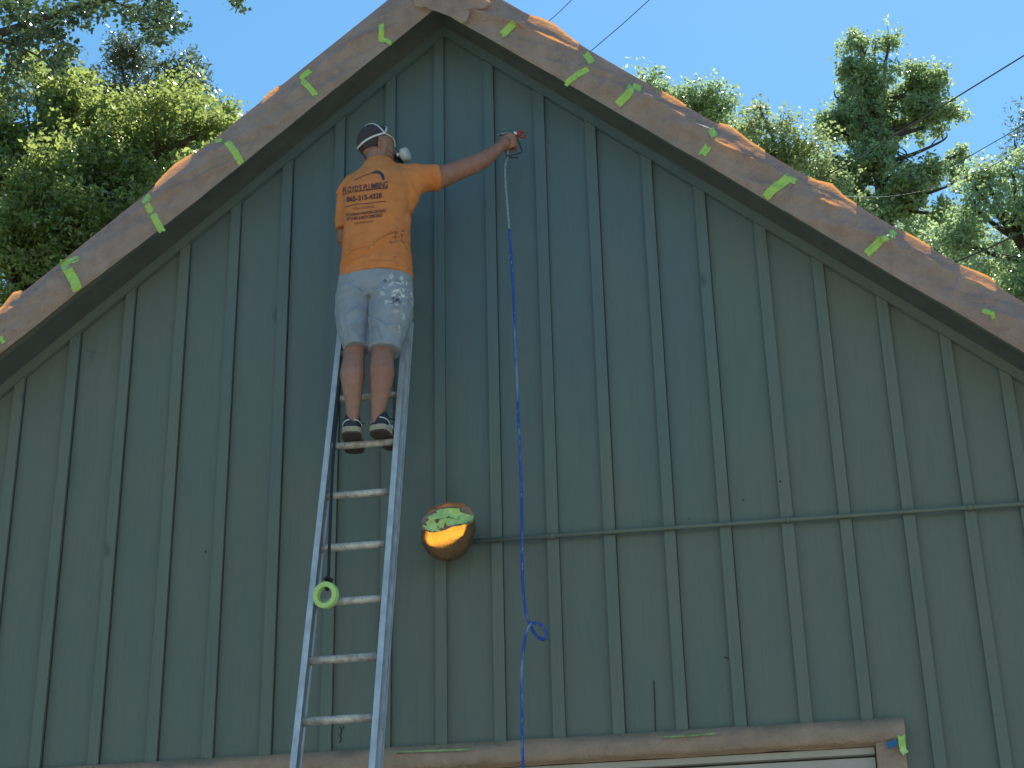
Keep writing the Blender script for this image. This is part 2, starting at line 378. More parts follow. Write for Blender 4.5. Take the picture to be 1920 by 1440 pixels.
# lifted (unfolded, sun-struck) stretches: px ranges along the top edge
LIFT_L = [(-10, 50, 1), (280, 372, 1.0), (488, 530, .8)]
LIFT_R = [(980, 1100, 1.0), (1235, 1295, .8), (1335, 1450, 1.0), (1505, 1620, .9), (1690, 1755, .8), (1790, 1878, .5)]
PAPER_BVH = []
def paper(side, TOP, BOT, lifts, label):
    top, bot0 = tbl(TOP), tbl(BOT)
    xs_ = np.array([at(p[0], p[1], YP).x for p in BOT]); pc = np.polyfit(xs_, [bot0(x) for x in xs_], 2); bot = lambda x: float(np.polyval(pc, np.clip(x, xs_.min(), xs_.max())))*.8+bot0(x)*.2
    lw = []
    for a, b, k in lifts:
        pa = at(a, interp(TOP, min(max(a, min(t[0] for t in TOP)), max(t[0] for t in TOP))), YP).x
        pb = at(b, interp(TOP, min(max(b, min(t[0] for t in TOP)), max(t[0] for t in TOP))), YP).x
        lw.append((pa, pb, k))
    xo = AX+side*(HW+.25); NU, NV, NB = 700, 26, 7
    verts = []; faces = []
    for i in range(NU+1):
        x = AX-side*.02*0+(xo-AX)*i/NU
        zb, zt = bot(x)+rake(x, 0), top(x)+rake(x, 0)
        roof = rake(x, ROOFTOP)
        l = 0; ls = 0
        for a, b, k in lw:
            if a < x < b:
                q = (x-a)/(b-a); l = max(l, min(1, 9*min(q, 1-q))); ls = max(ls, k*math.sin(math.pi*q)**.7)
        zt = max(zt, roof+.006)
        for j in range(NV+1):
            q = j/NV; z = zb+(zt-zb)*q
            n1 = noise.noise((x*2.2+z*2.4*side, z*1.0+side*5, 1.3))
            n2 = noise.noise((x*7-z*6*side, z*4, 4.1+side)); n3 = 1-abs(noise.noise((x*3.5+z*6.5*side, x*.6, 9+side)))*2
            n4 = 1-abs(noise.noise((x*6-z*3*side, z*2.2, 15+side)))*2
            n5 = 1-abs(noise.noise((x*11+z*13*side, z*5, 21)))*2; n6 = 1-abs(noise.noise((x*3.2+z*9*side, x*1.1, 31)))*2
            y = YP-.020-.014*max(0, n5-.5)*min(1, .15+3*q)-.024*max(0, n6-.55)*1.6*math.sin(math.pi*q)**.7-(.024*n1+.010*n2+.034*max(0, n3-.40)*1.6+.020*max(0, n4-.55)*1.8)*(.10+.90*math.sin(math.pi*q)**.7)
            tq = max(0, (q-.62)/.38); y = y*(1-tq)+(YP-.003)*tq-.010*ls*tq
            y = min(y, YP-.001)
            zz = z+.004*noise.noise((x*5, 3, side)) if j == 0 else z
            verts.append((x, y, zz))
        for j in range(1, NB+1):                        # back part: folded over onto the roof, or left standing free
            q = j/NB
            yf = YP+.30*q; zf = roof+.008+(zt-roof)*(1-q)**1.5*.8+.006*noise.noise((x*8, yf*9, 2))
            yl = YP-.004-.012*ls-.004*q; zl = zt+.005*q*ls
            verts.append((x, yf*(1-l)+yl*l, zf*(1-l)+zl*l))
    R = NV+NB+1
    for i in range(NU):
        for j in range(R-1):
            a = i*R+j; f = (a, a+R, a+R+1, a+1)
            faces.append(f if side > 0 else f[::-1])
    o = mesh_obj('masking_paper', verts, faces, M['kraft'], None, True)
    tag(o, label, 'masking paper', 'kraft paper masking the roof edge')
    PAPER_BVH.append((o, BVHTree.FromPolygons([Vector(v) for v in verts], faces)))
    return o
paperL = paper(-1, LT, LB, LIFT_L, 'wrinkled brown kraft paper taped along the left slope of the roof edge')
paperR = paper(1, RT, RB, LIFT_R, 'wrinkled brown kraft paper taped along the right slope of the roof edge')
def cast(px, py, bvh):
    d = ray(px, py).normalized(); h = bvh.ray_cast(CAMP, d)
    return (h[0], h[1]) if h[0] is not None else None
def tape(pts, w, parent, bvh, mat=None, name='tape_strip', lift=.004, fallbackY=YP-.03):
    """strip along photographed points, laid onto the paper, with torn ends and a small thickness"""
    nseg = 3; P = []
    for (a, b) in zip(pts, pts[1:]):
        for k in range(nseg): t = k/nseg; P.append((a[0]+(b[0]-a[0])*t, a[1]+(b[1]-a[1])*t))
    P.append(pts[-1]); front = []; NX = 4
    for i, p in enumerate(P):
        q0, q1 = P[max(i-1, 0)], P[min(i+1, len(P)-1)]
        dx, dy = q1[0]-q0[0], q1[1]-q0[1]; L = math.hypot(dx, dy) or 1; nx, ny = -dy/L, dx/L
        for k in range(NX+1):
            s = (k/NX-.5)*w*random.uniform(.92, 1.08)
            e = random.uniform(-2.2, 2.2) if i in (0, len(P)-1) else 0
            X, Yp = p[0]+nx*s+dx/L*e, p[1]+ny*s+dy/L*e
            h = cast(X, Yp, bvh) if bvh is not None else None
            v = h[0] if h else at(X, Yp, fallbackY)
            front.append(v)
    ym = sorted(v.y for v in front)[len(front)//2]
    front = [Vector(v) if abs(v.y-ym) < .08 else Vector((v.x, ym, v.z)) for v in front]
    front = [v+(CAMP-v).normalized()*(lift+random.uniform(0, .004)) for v in front]
    n = len(front); back = [v-(CAMP-v).normalized()*.002 for v in front]
    fs = []
    for i in range(len(P)-1):
        for k in range(NX):
            a = i*(NX+1)+k; fs.append((a, a+1, a+NX+2, a+NX+1)); fs.append((n+a, n+a+NX+1, n+a+NX+2, n+a+1))
    ring = [k for k in range(NX+1)]+[(i*(NX+1)+NX) for i in range(1, len(P))]+[(len(P)-1)*(NX+1)+k for k in range(NX-1, -1, -1)]+[i*(NX+1) for i in range(len(P)-2, 0, -1)]
    for a, b in zip(ring, ring[1:]+ring[:1]): fs.append((a, b, b+n, a+n))
    return mesh_obj(name, front+back, fs, mat or M['tape'], parent)
bL, bR = PAPER_BVH[0][1], PAPER_BVH[1][1]
for pts, w in [([(715,44),(715,62),(714,78)], 10), ([(713,75),(724,75),(733,82)], 8),
               ([(562,147),(573,139),(583,131)], 10), ([(566,151),(578,162),(592,178)], 11),
               ([(403,265),(417,262)], 7), ([(426,266),(440,284),(453,306)], 13),
               ([(282,367),(271,378),(284,397)], 12), ([(287,402),(295,418),(304,434)], 13),
               ([(112,493),(128,492),(147,483)], 11), ([(122,496),(130,512),(138,524),(146,544)], 19), ([(0,640),(8,634)], 13)]:
    tape(pts, w, paperL, bL)
for pts, w in [([(812,9),(840,23),(868,40)], 9), ([(824,16),(832,6),(840,-4)], 10), ([(965,43),(953,54),(940,66)], 14),
               ([(1097,99),(1104,108),(1110,118)], 13), ([(1103,129),(1085,138),(1072,148),(1060,158)], 11),
               ([(1184,160),(1178,176),(1158,196)], 15), ([(1187,160),(1202,167)], 11),
               ([(1328,273),(1316,291)], 14), ([(1332,241),(1340,256)], 13),
               ([(1482,330),(1466,343),(1450,354),(1434,371)], 17), ([(1480,334),(1492,340)], 12),
               ([(1652,449),(1640,462),(1624,476)], 15), ([(1667,444),(1652,450)], 12), ([(1668,434),(1680,443)], 12), ([(1843,582),(1858,587)], 9), ([(1860,584),(1863,597)], 8)]:
    tape(pts, w, paperR, bR)
# loose flap over the ridge
def crumple_sheet(name, poly, Y, mat, parent, amp=.02, n=14, seed=1, thick=.0):
    """closed pixel outline -> real sheet at depth Y with crumples"""
    c = Vector((sum(p[0] for p in poly)/len(poly), sum(p[1] for p in poly)/len(poly), 0)); V = []; Fc = []
    m_ = len(poly)*4; out = []
    for i in range(len(poly)):
        a, b = poly[i], poly[(i+1) % len(poly)]
        for k in range(4): out.append((a[0]+(b[0]-a[0])*k/4, a[1]+(b[1]-a[1])*k/4))
    for r in range(n+1):
        for p in out:
            x, y = c.x+(p[0]-c.x)*r/n, c.y+(p[1]-c.y)*r/n
            w = at(x, y, Y)
            d = amp*(1-abs(noise.noise((w.x*9+seed, w.z*9, seed)))*3)*.6+amp*.5*noise.noise((w.x*22, w.z*22, seed))
            V.append(w+Vector((0, -d, 0)))
    for r in range(n):
        for k in range(m_): Fc.append((r*m_+k, r*m_+(k+1) % m_, (r+1)*m_+(k+1) % m_, (r+1)*m_+k))
    return mesh_obj(name, V, Fc, mat, parent, True)
fl = crumple_sheet('masking_paper', [(806,-25),(800,14),(812,20),(845,32),(872,44),(880,28),(884,-25)], YP-.06, M['kraft'], None, .012, seed=3)
tag(fl, 'small crumpled patch of brown paper folded over the roof ridge', 'masking paper', 'kraft paper masking the roof edge')
f2 = crumple_sheet('loose_corner', [(878,-20),(876,20),(890,14),(908,16),(920,4),(905,-20)], YP-.07, M['kraft'], paperR, .014, seed=5)
f3 = crumple_sheet('loose_corner', [(765,-25),(778,10),(792,14),(804,12),(806,-25)], YP-.055, M['kraft'], paperL, .012, seed=8)

# paper over the door header
V = []; Fc = []; NX = 240
prof = [(-.036, .004), (-.040, -.02), (-.045, -.04), (-.046, -.064), (-.043, -.086), (-.030, -.102), (.01, -.104), (.012, -.108)]
for i in range(NX+1):
    x = DX0+.01+(DX1-.005-DX0)*i/NX
    for k, (y, z) in enumerate(prof):
        n1 = noise.noise((x*6+z*20, z*9, 2)); n2 = 1-abs(noise.noise((x*4-z*14, 7, 3)))*2
        V.append((x, y-.006*n1-(.009*max(0, n2-.4) if 0 < k < 6 else 0), ZD+z+(.004*noise.noise((x*5, k, 1)))))
NR = len(prof)
for i in range(NX):
    for k in range(NR-1): a = i*NR+k; Fc.append((a, a+1, a+NR+1, a+NR))
dp = mesh_obj('masking_paper', V, Fc, M['kraft_painted'], None, True)
tag(dp, 'oversprayed brown kraft paper folded over the header above the garage door', 'masking paper')
for pts, w, mt in [([(1246,1382),(1290,1379.5),(1342,1375)], 3.4, 'tape_over'), ([(740,1410),(800,1408),(880,1405)], 3.4, 'tape_over'), ([(1690,1378),(1691,1392),(1693,1404)], 13, 'tape'), ([(1664,1398),(1682,1391)], 13, 'blue_tape'), ([(1691,1402),(1698,1412)], 12, 'tape_pale')]:
    tape(pts, w, dp, None, M[mt], fallbackY=-.055)

# ------------------------------------------------------------------ conduit
zc = 3.3267+EYE
cd = empty('conduit_pipe', (at(888, 1014, -.04).x, -.04, zc), 'thin green painted conduit running right across the battens from the wrapped lamp', 'pipe')
x0c = at(880, 1014, -.04).x; a0 = at(884, 1015.5, -.04); a1 = at(1920, 944.5, -.04)
dirc = (a1-a0).normalized()
MB().tube([a0-dirc*.05, a0+dirc*1.2, a0+dirc*2.4, a1+dirc*1.2], .0115, 12).build('pipe', M['batten'], cd, True)
for b in (.271, 1.122+.0, -.86):
    p = a0+dirc*((b-.027-a0.x)/dirc.x)
    MB().tube([p-dirc*.012, p+dirc*.012], .0150, 12).build('strap', M['batten'], cd, True)

# ------------------------------------------------------------------ wrapped flood lamp
LC = at(840, 1000, -.17)
lamp = empty('wrapped_wall_lamp', LC, 'lit wall lamp wrapped in brown paper and green tape, glowing orange below', 'lamp')
k1 = 1/ (F/ (at(840,1000,-.17)-CAMP).dot(fw))      # metres per photo pixel here
Xa, Ya, Za = Vector((1,0,0)), Vector((0,1,0)), Vector((0,0,1))
# bag profile: rows of (py offset, left px, right px)
rows = [(-40, -18, 34), (-37, -36, 44), (-27, -47, 49), (-13, -50, 50), (0, -50, 50), (13, -47, 47), (26, -40, 41), (37, -28, 29), (44, -15, 15), (47, -4, 4)]
V = []; Fc = []; NA = 96
for i, (dy, l, r) in enumerate(rows):
    cx = (l+r)/2; hw = (r-l)/2
    dep = .78 if i > 0 else .3
    for k in range(NA):
        w = 2*math.pi*k/NA
        x = cx+hw*math.cos(w); yb = -math.sin(w)*hw*k1*dep*1.5
        zz = -dy*k1*1.12
        v = Vector((x*k1, -yb if False else yb, zz-.07*(x*k1)*0))
        n_ = noise.noise((v.x*16, v.y*16, v.z*20))*.014+noise.noise((v.x*40, v.y*40, v.z*50))*.005-.016*max(0, .35-abs(noise.noise((v.x*22+4, v.y*22, v.z*26)))*3)
        v += Vector((v.x, v.y, 0)).normalized()*n_ if v.length > .01 else Vector()
        v.z += x*k1*.10
        V.append(LC+v)
for i in range(len(rows)-1):
    for k in range(NA): Fc.append((i*NA+k, i*NA+(k+1) % NA, (i+1)*NA+(k+1) % NA, (i+1)*NA+k))
Fc.append(tuple(range(NA))); Fc.append(tuple(range(len(rows)*NA-1, (len(rows)-1)*NA-1, -1)))
M['flap'] = kraft('grey_wrap_paper', tw=.05, base=(.25, .215, .20))
M['bag'] = kraft('lamp_paper', tw=.11, base=(.15, .105, .065), tr=(.95, .52, .09))
bag = mesh_obj('paper_wrap', V, Fc, M['bag'], lamp, True)
BB = BVHTree.FromPolygons([Vector(v) for v in V], Fc)
em = NT('lamp_led'); e = em.n('ShaderNodeEmission'); e.inputs[0].default_value = (1, .72, .36, 1); e.inputs[1].default_value = 46; em.l(e.outputs[0], em.out.inputs[0]); M['led'] = em.m
# flood head inside: slanted bright panel close behind the paper, housing behind it
q = [(806,1022),(812,1030),(836,1026),(870,1010),(877,986),(872,984),(835,997),(812,1010)]
FY = -.17-.024
pf = [at(840+(a-840)*.93, 1003+(b-1003)*.90, FY) for a, b in q]
mb = MB().add(pf+[p+Vector((0, .01, 0)) for p in pf], [tuple(range(8)), tuple(range(15, 7, -1))]+[(i, i+8, (i+1) % 8+8, (i+1) % 8) for i in range(8)])
mb.build('lamp_lens', M['led'], lamp)
pb_ = [LC+(p-LC)*1.12+Vector((0, .012, 0)) for p in pf]
fr_ = [p+Vector((0, -.044, 0)) for p in pb_]; bk_ = [p+Vector((0, .05, 0)) for p in pb_]; inn = [LC+(p-LC)*1.03+Vector((0, -.042, 0)) for p in pf]; ib_ = [p+Vector((0, .053, 0)) for p in inn]
MB().add(fr_+bk_+inn+ib_, [tuple(range(15, 7, -1))]+[(i, i+8, (i+1) % 8+8, (i+1) % 8) for i in range(8)]+[(i, (i+1) % 8, (i+1) % 8+16, i+16) for i in range(8)]+[(i+16, (i+1) % 8+16, (i+1) % 8+24, i+24) for i in range(8)]+[tuple(range(24, 32))]).build('lamp_housing', M['dark_gap'], lamp)
MB().tube([LC+Vector((0, .06, .02)), Vector((LC.x, -.03, LC.z+.02))], [.05, .055], 16).build('mounting_box', M['batten'], lamp)
flp = crumple_sheet('paper_flap', [(791,994),(793,976),(805,960),(824,951),(877,951),(889,963),(888,978),(882,985),(872,986),(845,992),(818,1000),(806,1001)], -.330, M['flap'], lamp, .034, seed=12)
fv = [flp.matrix_world @ v_.co for v_ in flp.data.vertices]; fv = [v_.co+LC for v_ in flp.data.vertices]
BB = BVHTree.FromPolygons(fv, [tuple(p_.vertices) for p_ in flp.data.polygons])
for pts, w in [([(804,974),(816,968),(838,964)], 11), ([(800,986),(808,981),(816,977)], 14), ([(800,997),(812,992),(822,988)], 16), ([(824,990),(830,975),(834,960)], 12), ([(818,960),(840,957),(862,958)], 9),
               ([(836,980),(852,976),(868,974)], 15), ([(850,962),(866,968),(886,974)], 14), ([(862,978),(876,980),(886,970)], 9), ([(838,962),(850,966),(860,970)], 10)]:
    tape(pts, w, lamp, BB, M['tape_pale'], lift=random.uniform(.003, .016), fallbackY=-.25)

# ------------------------------------------------------------------ ladder
LP = Vector((-1.8747, -.4256, 3.9494+EYE)); LA = math.radians(73.468)
ld = Vector((.0057, -math.cos(LA), -math.sin(LA))).normalized()      # down the ladder
LW = .3046; lx = Vector((1, 0, 0)); ln = ld.cross(lx).normalized()
if ln.y > 0: ln = -ln                                              # outward (towards the viewer)
lad = empty('extension_ladder', LP+ld*((LP.z)/-ld.z), 'aluminium extension ladder leaning on the green wall under the painter', 'ladder')
def L(i, s, o, k=0.0): return LP+ld*(.305*i+k)+lx*(s*LW)+ln*o
def beam(mb, i0, i1, x0, x1, o0, o1):
    v = []
    for i in (i0, i1):
        for x, o in ((x0, o0), (x1, o0), (x1, o1), (x0, o1)): v.append(LP+ld*(.305*i)+lx*x+ln*o)
    mb.add(v, [(0,1,2,3),(7,6,5,4),(0,4,5,1),(1,5,6,2),(2,6,7,3),(3,7,4,0)])
ftop, fbot = -2.45, 8.4
for s in (0, 1):
    mb = MB(); sg = -1 if s == 0 else 1; xi = s*LW
    w0, w1 = (xi-.026, xi) if s == 0 else (xi, xi+.026)
    web = (xi-.002, xi+.001) if s == 0 else (xi-.001, xi+.002)
    beam(mb, ftop, fbot, *w0_ if False else (w0, w1), .030, .034)       # front flange
    mw = MB(); beam(mw, ftop, fbot, *web, -.022, .030); mw.build('rail_web', M['alu_shade'], lad)
    beam(mb, ftop, fbot, w0, w1, -.026, -.022)                          # rear flange
    mb.build('rail', M['alu'], lad)
    mb = MB(); xo = xi+sg*.0265                                          # lower section's rail, behind and outside
    a, b = (xo-.009, xo) if s == 0 else (xo, xo+.009)
    wb = (xo-.003, xo) if s == 0 else (xo, xo+.003)
    t0_ = -1.8 if s else 5.7
    beam(mb, t0_, 19.3, a, b, -.030, -.026); mw = MB(); beam(mw, t0_, 19.3, *wb, -.062, -.030); mw.build('rail_web', M['alu_shade'], lad); beam(mb, t0_, 19.3, a, b, -.066, -.062)
    mb.build('rail', M['alu'], lad)
    mb = MB(); beam(mb, 2.0, 8.0, *((xi+.0015, xi+.010) if s == 0 else (xi-.010, xi-.0015)), -.02, -.012); mb.build('guide_strip', M['alu'], lad)
for s in (0, 1):
    p = L(-2.3, s, -.036); x_ = p.x+(.03 if s == 0 else -.03)
    MB().tube([p, (x_, p.y*.5, p.z+.03), (x_, -.045, p.z+.05)], .011, 8).build('standoff_arm', M['alu'], lad)
    MB().box((x_-.02, -.046, p.z+.03), (x_+.02, -.0275, p.z+.07)).build('standoff_pad', M['dark_gap'], lad)
def rung(i, o=0., r=.0178, wd=0):
    a = L(i, 0, o)-lx*wd; b = L(i, 1, o)+lx*wd
    mb = MB().tube([a, b], r, 12, side=ln)
    return mb.build('rung', M['rung'], lad, True)
for i in range(-2, 9): rung(i)
for i in range(9, 19): rung(i+.0, -.045, .016, .028)
for s in (0, 1): 
    p = L(19.3, s, -.06); MB().box((p.x-.04, p.y-.05, .0), (p.x+.04, p.y+.05, .03)).build('foot', M['dark_gap'], lad)

# ------------------------------------------------------------------ cord and tape roll
TR = at(611, 1116, -.86)
mpp = (TR-CAMP).dot(fw)/F
cp = [at(641, 672, -.50), at(633, 760, -.56), at(624, 870, -.66), at(620, 960, -.73), at(617, 1040, -.80), at(616, 1078, -.83), at(612, 1092, -.865), at(611.5, 1103, -.86), at(615, 1106, -.84)]
crd = MB().tube(cp, .0072, 8, sub=4)
crd.ball(at(614, 1086, -.84), (.013, .014, .010)); crd.tube([at(608,1086,-.86), at(613,1082,-.87), at(622,1086,-.86), at(620,1091,-.85), at(610,1090,-.86)], .006, 8, sub=3)
tag(crd.build('cord', M['cord'], None, True), 'black cord hanging beside the ladder rail, knotted through a tape roll', 'cord')
V = []; Fc = []; NA = 40; ro, ri, th = 25*mpp, 15.5*mpp, .026
ax = Vector((.28, .93, .12)).normalized(); uu = ax.cross(Za).normalized(); vv = uu.cross(ax)
for k in range(NA):
    w = 2*math.pi*k/NA; d = uu*math.cos(w)+vv*math.sin(w)
    for r_, t_ in ((ri, -th/2), (ri+.002, -th/2-.001), (ro-.002, -th/2-.001), (ro, -th/2), (ro, th/2), (ri, th/2)): V.append(TR+d*r_+ax*t_)
for k in range(NA):
    for j in range(6): Fc.append((k*6+j, k*6+(j+1) % 6, ((k+1) % NA)*6+(j+1) % 6, ((k+1) % NA)*6+j))
M['roll'] = simple('roll_green', (.42, .62, .20), .55, nscale=15, var=.05)
tag(mesh_obj('tape_roll', V, Fc, M['roll']), 'green roll of masking tape dangling on the black cord by the ladder', 'tape roll')

# ------------------------------------------------------------------ the painter
person = empty('person', at(690, 838, -.51), 'painter in orange shirt and pale shorts on the ladder, arm out with spray gun', 'person')
skin = NT('skin'); p = skin.geo(); nz = skin.noise(p, 30, 4, .6); n2 = skin.noise(p, 5, 3, .5)
c = skin.mix(skin.ramp(nz, [(.3, 0.0), (.7, 1.0)]), (.26, .125, .088), (.34, .172, .125))
c = skin.mix(skin.ramp(n2, [(.45, 0.0), (.7, .4)]), c, (.27, .10, .075))
spot = at(906, 287, -.33)
for (sx, sy, sY, sr) in ((924, 300, -.26, .016), (822, 337, -.44, .010), (828, 340, -.44, .010), (834, 343, -.44, .006)):
    w = at(sx, sy, sY); d = skin.near(p, tuple(w), sr*2.2)
    c = skin.mix(skin.ramp(d, [(.35, 0.0), (.5, .0)]), c, (.7, .7, .7))
M['skin'] = skin.bsdf(c, .5, 0, .4, skin.bump(nz, .002, .4))
body = MB()
def J(px, py, Y): return at(px, py, Y)
# legs
body.tube([J(661,800,-.585), J(662,785,-.585), J(662,750,-.592), J(661,705,-.602), J(664,668,-.585), J(665,640,-.565), J(666,590,-.53), J(672,545,-.50)],
          [.026, .0285, .040, (.061,.064), .052, .052, .070, .085], 16, 4, side=(1,0,0))
body.tube([J(708,798,-.585), J(707,783,-.585), J(711,750,-.592), J(716,700,-.602), J(716,665,-.585), J(717,640,-.565), J(722,590,-.53), J(728,545,-.50)],
          [.026, .0285, .041, (.062,.065), .053, .054, .072, .087], 16, 4, side=(1,0,0))
# torso, neck
body.tube([J(702,575,-.50), J(702,540,-.50), J(704,490,-.50), J(706,420,-.49), J(708,370,-.48), J(710,338,-.46)],
          [(.12,.09), (.165,.11), (.15,.10), (.155,.10), (.165,.10), (.12,.075)], 24, 4, side=(1,0,0))
body.tube([J(708,345,-.46), J(706,318,-.455), J(708,290,-.445)], [(.075,.07), (.058,.06), (.055,.06)], 16, 3, side=(1,0,0))
# right arm, reaching
ARM = [J(762,344,-.455), J(790,336,-.44), J(825,332,-.405), J(852,322,-.375), J(878,312,-.345), J(905,300,-.305), J(925,286,-.265), J(938,276,-.243), J(948,268,-.225)]
body.tube(ARM, [.062, .062, .060, .052, .050, .046, .036, (.029,.033), (.032,.036)], 16, 4)
# left arm, hanging then bending forward to hold the rail
body.tube([J(660,348,-.43), J(652,395,-.40), J(648,432,-.37), J(648,452,-.335)], [.055, .052, .046, .045], 14, 4)
body.tube([J(648,452,-.335), J(654,444,-.22), J(660,436,-.11)], [.044, .037, .026], 14, 4)
body.tube([J(660,436,-.12), J(662,428,-.075), J(663,418,-.058)], [(.026,.022), (.038,.018), (.040,.015)], 14, 3, side=(1,0,0))
for k in range(4):
    a = J(654+k*6.2, 419, -.056); body.tube([a, a+Vector((-.008+.006*k,.004,.035)), a+Vector((-.014+.009*k,.010,.062+.006*(k in (1,2))))], [.0095, .0088, .0075], 8, 3)
# head frame
hf = Vector((.78, .60, .16)).normalized(); hr = hf.cross(Za).normalized(); hu = hr.cross(hf).normalized()
HC = J(706, 273, -.43)
def H(f, r, u): return HC+hf*f+hr*r+hu*u
AXH = (hf, hr, hu)
body.ball(H(0, 0, .016), (.101, .080, .098), AXH, 28, 18)          # cranium
body.ball(H(.035, 0, -.045), (.062, .062, .068), AXH, 20, 12)       # face
body.ball(H(.058, 0, -.088), (.036, .040, .028), AXH, 16, 10)       # chin
body.tube([H(-.01, .058, -.05), H(.02, .055, -.075), H(.06, .03, -.095)], [.022, .020, .018], 10, 3)
body.tube([H(-.01, -.058, -.05), H(.02, -.055, -.075), H(.06, -.03, -.095)], [.022, .020, .018], 10, 3)
body.tube([H(.088, 0, .004), H(.104, 0, -.022), H(.112, 0, -.040)], [.009, .012, .015], 10, 3)   # nose
body.tube([H(.083, -.045, .014), H(.094, 0, .018), H(.083, .045, .014)], [.011, .012, .011], 8, 3)  # brow
for s in (-1, 1):
    # ear: helix ring and lobe
    pts = []
    for k in range(9):
        w = math.radians(-120+k*32)
        pts.append(H(-.014-.021*math.sin(w)*-1*.9, s*(.088-(.004 if abs(w) > 1.5 else 0)), -.020+.033*math.cos(w)))
    body.tube([q_-hu*.024 for q_ in pts], .0075, 8, 2)
    body.ball(H(-.006, s*.079, -.046), (.016, .008, .024), AXH, 14, 8)
    body.ball(H(-.002, s*.080, -.074), (.011, .009, .012), AXH, 12, 8)
# hand closed on the gun grip
GP = J(950, 268, -.205)                     # palm centre
gx = Vector((.90, .42, .12)).normalized()   # gun axis, muzzle direction
gz = (Vector((.12, 0, 1))-gx*gx.dot(Vector((.12,0,1)))).normalized(); gy = gz.cross(gx)
gz_ = gz
def G(x, y, z): return GP+gx*x+gy*y+gz*z
body.ball(G(.0, -.018, -.004), (.040, .017, .044), (gx, gy, gz), 16, 10)
body.tube([J(940,275,-.238), G(-.018, -.015, -.012), G(.005, -.018, 0)], [(.030,.034), .030, .026], 14, 3)
for k, (zz, l, rr) in enumerate(((.033, 1.0, .0105), (.012, 1.06, .0108), (-.009, 1.0, .0104), (-.029, .85, .0092))):
    a = G(.022, -.026, zz)
    body.tube([G(.0, -.024, zz), G(.030, -.028, zz), G(.030+.018*l, -.012, zz-.003), G(.030+.016*l, .012*l, zz-.005), G(.022, .026, zz-.006), G(.004, .024, zz-.007)],
              [rr*1.05, rr*1.1, rr, rr, rr*.92, rr*.8], 10, 3)
body.tube([G(-.022, -.012, .012), G(-.018, .008, .030), G(.004, .020, .040), G(.022, .022, .040)], [.016, .013, .0105, .009], 10, 3)
v, f = fuse(body, .0052, 2)
bodyo = mesh_obj('body', v, f, M['skin'], person, True)
print('body verts', len(v))
BODYBVH = BVHTree.FromPolygons(v, f)
# eyes
M['eye'] = simple('eye_white', (.6, .6, .58), .2); 
for s in (-1, 1): MB().ball(H(.077, s*.031, -.006), .0125).build('eye', M['eye'], person, True)
# hair: short cropped cap, slightly thicker than the skull
t = NT('cropped_hair'); p = t.geo(); a = t.noise(p, 260, 4, .7); b = t.noise(p, 40, 3, .6)
M['hair'] = t.bsdf(t.mix(a, (.030, .022, .030), (.10, .07, .075)), .75, 0, .3, t.bump(a, .006, .9))
V = []; Fc = []; NU_, NV_ = 64, 40; keep = set(); idx = {}
for i in range(NV_+1):
    p_ = math.pi*i/NV_
    for k in range(NU_):
        w = 2*math.pi*k/NU_
        d = Vector((math.sin(p_)*math.cos(w), math.sin(p_)*math.sin(w), math.cos(p_)))   # f, r, u
        hairline = -.60 if d.x < -.25 else (-.60+(d.x+.25)*1.7 if d.x < .62 else 1.3)
        if abs(d.y) > .7 and d.x > -.25: hairline = max(hairline, .0)
        th = 1.035 if d.z > hairline+.06 else (1.01 if d.z > hairline else .93)
        nn_ = 1+.012*noise.noise(d*9)
        V.append(H(d.x*.101*th*nn_, d.y*.080*th*nn_, .016+d.z*.098*th*nn_))
for i in range(NV_):
    for k in range(NU_): Fc.append((i*NU_+k, (i+1)*NU_+k, (i+1)*NU_+(k+1) % NU_, i*NU_+(k+1) % NU_))
mesh_obj('hair', V, Fc, M['hair'], person, True)
# respirator
M['strap'] = simple('white_strap', (.52, .56, .60), .6, nscale=80, var=.12)
M['mask'] = simple('respirator_filter', (.42, .46, .47), .6, nscale=60, var=.10, bump=.003)
M['maskdark'] = simple('respirator_rubber', (.02, .022, .035), .5)
MK = -.026
resp = MB().ball(H(.104, 0, -.060+MK), (.036, .044, .048), AXH, 20, 12)
resp.tube([H(.085, .05, -.045+MK), H(.10, .062, -.058+MK), H(.103, .070, -.062+MK)], [.02, .022, .024], 12, 2)
resp.tube([H(.085, -.05, -.045+MK), H(.10, -.062, -.058+MK), H(.103, -.070, -.062+MK)], [.02, .022, .024], 12, 2)
rs = resp.build('respirator', M['maskdark'], person, True)
for s in (1, -1):
    c0 = H(.108, s*.080, -.062+MK); n_ = (hf*.55+hr*s*.80).normalized()
    fm = MB().tube([c0-n_*.012, c0-n_*.010, c0, c0+n_*.020, c0+n_*.026, c0+n_*.027], [.030, .036, .038, .036, .031, .005], 24, side=hu)
    fm.build('filter', M['mask'], rs, True)
MB().tube([H(.070, .072, -.085), H(.080, .080, -.090)], .010, 10).build('valve', M['strap'], rs, True)
def onhead(f_, r_, u_, k=1.075):
    d = Vector((f_, r_, u_)).normalized(); return H(d.x*.101*k, d.y*.080*k, .016+d.z*.098*k)
